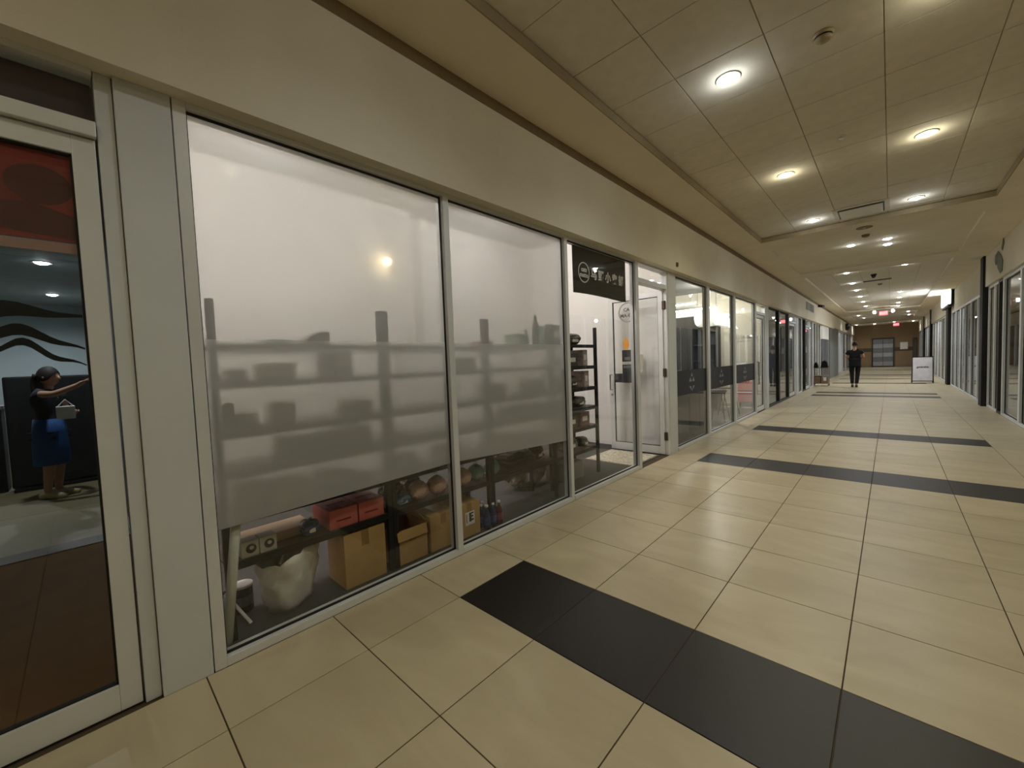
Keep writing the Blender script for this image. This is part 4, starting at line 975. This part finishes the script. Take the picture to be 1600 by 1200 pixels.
def person(lab, loc, rotz, J, face, hair, outfit):
    t = thing('person', lab, 'person', loc); t.rotation_euler = (0, 0, rotz)
    rad = dict(pel=(.115, .095), wai=(.10, .08), che=(.105, .085), nec=.052, hea=.05, hipL=.085, hipR=.085, kneL=.058, kneR=.058, ankL=.038, ankR=.038, toeL=.034, toeR=.034,
               shoL=.048, shoR=.048, elbL=.04, elbR=.04, wriL=.027, wriR=.027, palL=(.036, .018), palR=(.036, .018))
    me = skin_mesh({k: (J[k], rad[k]) for k in J if k != 'top'}, SPI+LEGE+ARME, 'pel')
    hc = Vector(J['top'])
    ex = head_mesh(hc, face)
    for s in 'LR':
        d = Vector(J['pal'+s])-Vector(J['wri'+s]); ex += hand_tubes(J['pal'+s], d, (0, 0, 1) if abs(d.normalized().z) < .8 else (0, 1, 0))
    body = finish(me, 'body', m_skin, t, ex)
    face_parts(t, hc, face)
    # hair: cap over the back of the skull
    f = Vector(face).normalized(); s = f.cross(Vector((0, 0, 1))).normalized(); b = MB(); n, sg = 10, 18
    for i in range(n+1):
        th = math.pi*.62*i/n
        for j in range(sg):
            ph = 2*math.pi*j/sg; cf = math.cos(ph); lim = 1.0 if cf < .35 else max(.45, 1-.65*(cf-.35)); q = th*lim
            b.v.append(tuple(hc+f*(-.008+.104*math.sin(q)*cf)+s*(.085*math.sin(q)*math.sin(ph))+Vector((0, 0, .13*math.cos(q)))))
    for i in range(n):
        for j in range(sg):
            q = (j+1) % sg; b.f.append((i*sg+j, i*sg+q, (i+1)*sg+q, (i+1)*sg+j))
    h = b.build('hair', mat(hair[0], hair[1], .7, bump=.4, bscale=60), t, smooth=True, solid=.012)
    if hair[2] == 'bun': MB().lathe([(.0, .0), (.03, .01), (.04, .035), (.03, .06), (0, .07)], 14, tuple(hc-f*.1+Vector((0, 0, .04))), cap=False).build('hair_bun', MATS[hair[0]], t, smooth=True)
    if hair[2] == 'long': MB().sheet(lambda u, v: hc-f*(.085+.03*math.sin(v*3))+s*((u-.5)*.17)+Vector((0, 0, .04-.26*v)), 8, 8).build('hair_length', MATS[hair[0]], t, smooth=True, solid=.03)
    grow = lambda ks, g: {k: (J[k], tuple(x+g for x in (rad[k] if isinstance(rad[k], tuple) else (rad[k],)*2))) for k in ks}
    lerp = lambda a, b_, q: tuple(Vector(a).lerp(Vector(b_), q))
    if 'shirt' in outfit:
        jj = grow(['pel', 'wai', 'che', 'shoL', 'shoR'], .03); jj['pel'] = (J['pel'], (.2, .16) if 'trousers' in outfit else (.14, .12)); jj['wai'] = (J['wai'], (.2, .15) if 'trousers' in outfit else (.135, .11)); jj['col'] = (lerp(J['che'], J['nec'], .93), (.075, .07)); jj['che'] = (J['che'], (.185, .135)); jj['hem'] = (lerp(J['wai'], J['pel'], outfit.get('hem', 2.2)), outfit.get('hemr', (.19, .16)))
        for q in 'LR':
            jj['slv'+q] = (lerp(J['sho'+q], J['elb'+q], outfit.get('sleeve', .6)), (.08, .08))
            jj['sho'+q] = ((J['sho'+q][0]*1.0, J['sho'+q][1], J['sho'+q][2]+.005), (.088, .085))
        finish(skin_mesh(jj, [('hem', 'pel'), ('pel', 'wai'), ('wai', 'che'), ('che', 'col'), ('che', 'shoL'), ('che', 'shoR'), ('shoL', 'slvL'), ('shoR', 'slvR')], 'pel'), 'shirt', outfit['shirt'], t)
    if 'trousers' in outfit:
        jj = grow(['pel', 'hipL', 'hipR', 'kneL', 'kneR'], .018)
        for q in 'LR': jj['cuf'+q] = (lerp(J['kne'+q], J['ank'+q], .93), (.062, .062))
        finish(skin_mesh(jj, [('pel', 'hipL'), ('pel', 'hipR'), ('hipL', 'kneL'), ('hipR', 'kneR'), ('kneL', 'cufL'), ('kneR', 'cufR')], 'pel'), 'trousers', outfit['trousers'], t)
    if 'skirt' in outfit:
        pz = J['wai'][2]; b = MB()
        b.lathe([(.145, pz), (.165, pz-.16), (.172, pz-.34), (.178, pz-.56)], 28, cap=False)
        b.v = [(x*(1+.05*math.sin(math.atan2(y, x)*9)*(pz-z)), y*.82, z) for x, y, z in b.v]
        b.build('skirt', outfit['skirt'], t, smooth=True, solid=.008)
    for q in 'LR':
        a, c_ = Vector(J['ank'+q]), Vector(J['toe'+q]); dr = (c_-a); dr.z = 0; dr.normalize()
        MB().tube([(a.x-dr.x*.07, a.y-dr.y*.07, .045), (a.x, a.y, .05), (c_.x-dr.x*.03, c_.y-dr.y*.03, .042), (c_.x+dr.x*.07, c_.y+dr.y*.07, .03)], [.04, .046, .044, .028], 12).build('shoe', outfit['shoe'], t, smooth=True)
    return t
# walker seen from behind
J = dict(pel=(0, 0, .97), wai=(0, 0, 1.1), che=(0, .01, 1.34), nec=(0, .01, 1.52), hea=(0, .03, 1.6), top=(0, .045, 1.68),
 hipL=(-.1, 0, .9), kneL=(-.09, .06, .5), ankL=(-.07, -.03, .09), toeL=(-.07, .12, .035), hipR=(.1, 0, .9), kneR=(.08, .03, .5), ankR=(.05, -.05, .09), toeR=(.05, .1, .035),
 shoL=(-.19, .0, 1.43), elbL=(-.25, .0, 1.16), wriL=(-.16, .22, 1.08), palL=(-.11, .28, 1.1), shoR=(.19, .0, 1.43), elbR=(.27, .0, 1.18), wriR=(.17, .22, 1.1), palR=(.12, .28, 1.12))
m_blk = mat('black_cloth', '#0b0b0d', .9); m_nvy = mat('dark_denim', '#14161c', .9)
person('person in black T-shirt and dark trousers walking away down the corridor', (1.34, 19.35, 0), 0, J, (0, 1, -.1), ('hair_auburn', '#2a1512', 'bun'), dict(shirt=m_blk, trousers=m_nvy, shoe=mat('shoe_green', '#20302c', .6)))
# woman behind the neighbour's glass door, arm raised
J2 = dict(pel=(0, 0, .86), wai=(0, 0, .98), che=(0, .01, 1.2), nec=(0, .02, 1.36), hea=(0, .03, 1.42), top=(0, .04, 1.49),
 hipL=(-.09, 0, .8), kneL=(-.08, .02, .45), ankL=(-.08, -.02, .08), toeL=(-.09, .11, .035), hipR=(.09, 0, .8), kneR=(.08, .02, .45), ankR=(.08, -.02, .08), toeR=(.1, .11, .035),
 shoL=(-.165, .0, 1.29), elbL=(-.24, .03, 1.04), wriL=(-.12, .19, 1.03), palL=(-.06, .23, 1.05), shoR=(.165, .0, 1.29), elbR=(.2, .2, 1.28), wriR=(.13, .4, 1.38), palR=(.12, .46, 1.42))
person('person in dark top and blue skirt raising an arm behind the left glass door', (-5.2, -1.82, 0), math.radians(-32), J2, (0, 1, 0), ('hair_dark', '#1d1612', 'long'),
       dict(shirt=mat('dark_blouse', '#22222e', .8), skirt=mat('blue_skirt', '#23508c', .8), shoe=mat('sandal_cream', '#cbb894', .6), sleeve=.45, hem=1.3, hemr=(.15, .13)))
t = thing('hand_bag', 'small white clutch bag held at waist behind left glass door', 'bag', (-5.02, -1.67, .97)); MB().box(-.025, .025, -.08, .08, 0, .16).build('pouch', m_paper, t, bevel=.012); MB().tube([(0, -.07, .15), (0, 0, .24), (0, .07, .15)], .006).build('strap', m_paper, t)

# ------------------------------------------------------------------ neighbour's room
t = thing('black_partition', 'tall black padded partition behind the person in blue skirt', 'partition', (-6.1, -1.9, 0)); MB().box(-.1, .1, -.32, .5, .04, 1.52).build('panel', mat('partition_black', '#0c0d12', .7), t, bevel=.03); MB().box(-.2, .2, -.3, .48, 0, .04).build('foot', m_black, t)
t = thing('black_cabinet', 'low black cabinet left of the padded partition', 'cabinet', (-6.3, -2.6, 0)); MB().box(-.2, .2, -.34, .34, 0, 1.1).build('body', mat('partition_black', '#0c0d12', .7), t, bevel=.01); MB().box(-.22, .22, -.36, .36, 1.1, 1.14).build('top', mat('cab_top', '#8d887a', .5), t); MB().box(.2005, .212, -.3, .3, .1, .5).build('drawer', m_bplast, t, bevel=.004)
for i, (x, y, p_, lab) in enumerate(((-5.0, -1.75, 40, 'bright ceiling downlight over the person in blue skirt'), (-7.6, -1.75, 75, 'bright ceiling downlight at the back of the left room'), (-7.4, -2.7, 60, 'ceiling downlight in the far left corner of left room'))):
    tt = thing('room_downlight', lab, 'downlight', (x, y, 2.85), 'downlights of the left room')
    for me, nm in ((ring_m, 'trim_ring'), (lens_me['cool'], 'lens')):
        o = bpy.data.objects.new(nm, me); COL.objects.link(o); o.parent = tt
    spot('lamp', (0, 0, -.03), p_, COOL, 160, .8, .05, tt)

# ------------------------------------------------------------------ trolley, bags, folding sign in the far corridor
t = thing('utility_trolley', 'wheeled wooden utility trolley parked by the left shopfronts', 'trolley', (.21, 20.0, 0)); mw = mat('trolley_wood', '#8a7158', .7); ms = mat('trolley_steel', '#a5a29a', .35, .7)
for x in (-.26, .26):
    for y in (-.2, .2):
        l = MB().box(x-.012, x+.012, y-.012, y+.012, .08, .76).build('leg', ms, t); MB().lathe([(.035, -.012), (.04, 0), (.035, .012)], 14, (x, y, .04), 'x').build('caster', m_bplast, l); MB().box(x-.015, x+.015, y-.015, y+.015, .06, .09).build('caster_fork', ms, l)
for z in (.1, .42, .75): MB().box(-.27, .27, -.21, .21, z, z+.02).build('shelf', mw, t, bevel=.004)
MB().box(-.25, .0, -.18, .18, .12, .4).build('crate', mw, t, bevel=.006); MB().box(.02, .25, -.18, .18, .12, .36).build('crate', mat('crate_tan', '#9b7f64', .7), t, bevel=.006)
t2 = thing('paper_notice', 'white paper sheet hanging on the front of trolley', 'paper', (.36, 19.775, .22)); MB().box(-.05, .05, -.006, 0, 0, .16).build('sheet', m_paper, t2); MB().box(-.012, .012, -.007, -.0062, .14, .165).build('tape', m_tape, t2)
def bag(lab, x, w_, h, sx):
    t = thing('black_bag', lab, 'bag', (x, 20.0, .77), 'black bags on the trolley'); b = MB()
    b.prism([(-w_, 0), (w_, 0), (w_*.72, h*.75), (w_*.35, h), (-w_*.45, h), (-w_*.7, h*.7)], 'y', -.12, .12); b.build('body', m_blk, t, bevel=.015)
    MB().tube([(-w_*.3, 0, h*.97), (0, 0, h*1.12), (w_*.3, 0, h*.97)], .01).build('handle', m_bplast, t)
bag('smaller black bag on the trolley, nearer the shopfront', .04, .08, .22, 1); bag('larger black bag on the trolley, nearer corridor middle', .33, .13, .29, 1)
t = thing('folding_sign', 'white folding floor sign with dark word in black frame', 'sign', (3.33, 22.3, 0))
for s in (-1, 1):
    for side in (-1, 1):
        MB().bar((s*.31, side*.24, 0), (s*.29, side*.02, 1.08), .025).build('leg', m_black, t)
ptf = lambda z: -.24+(z/1.08)*.22
pn = MB(); pn.prism([(ptf(.1)-.014, .1), (ptf(1.05)-.014, 1.05), (ptf(1.05)+.0, 1.05), (ptf(.1)+.0, .1)], 'x', -.285, .285); pn.build('board', mat('board_white', '#d8d6de', .5), t)
pn = MB(); pn.prism([(-ptf(.1)+.014, .1), (-ptf(1.05)+.014, 1.05), (-ptf(1.05), 1.05), (-ptf(.1), .1)], 'x', -.285, .285); pn.build('board', mat('board_white', '#d8d6de', .5), t)
MB().box(-.31, .31, -.04, .04, 1.06, 1.09).build('top_hinge', m_black, t); MB().box(-.3, .3, ptf(.09)-.02, ptf(.09)+.01, .07, .1).build('bottom_bar', m_black, t)
text_mesh('word', 'gwerabe', .1, m_ink, (0, ptf(.66)-.02, .66), (math.pi/2-.2, 0, 0), t, depth=.002, thick=.003)
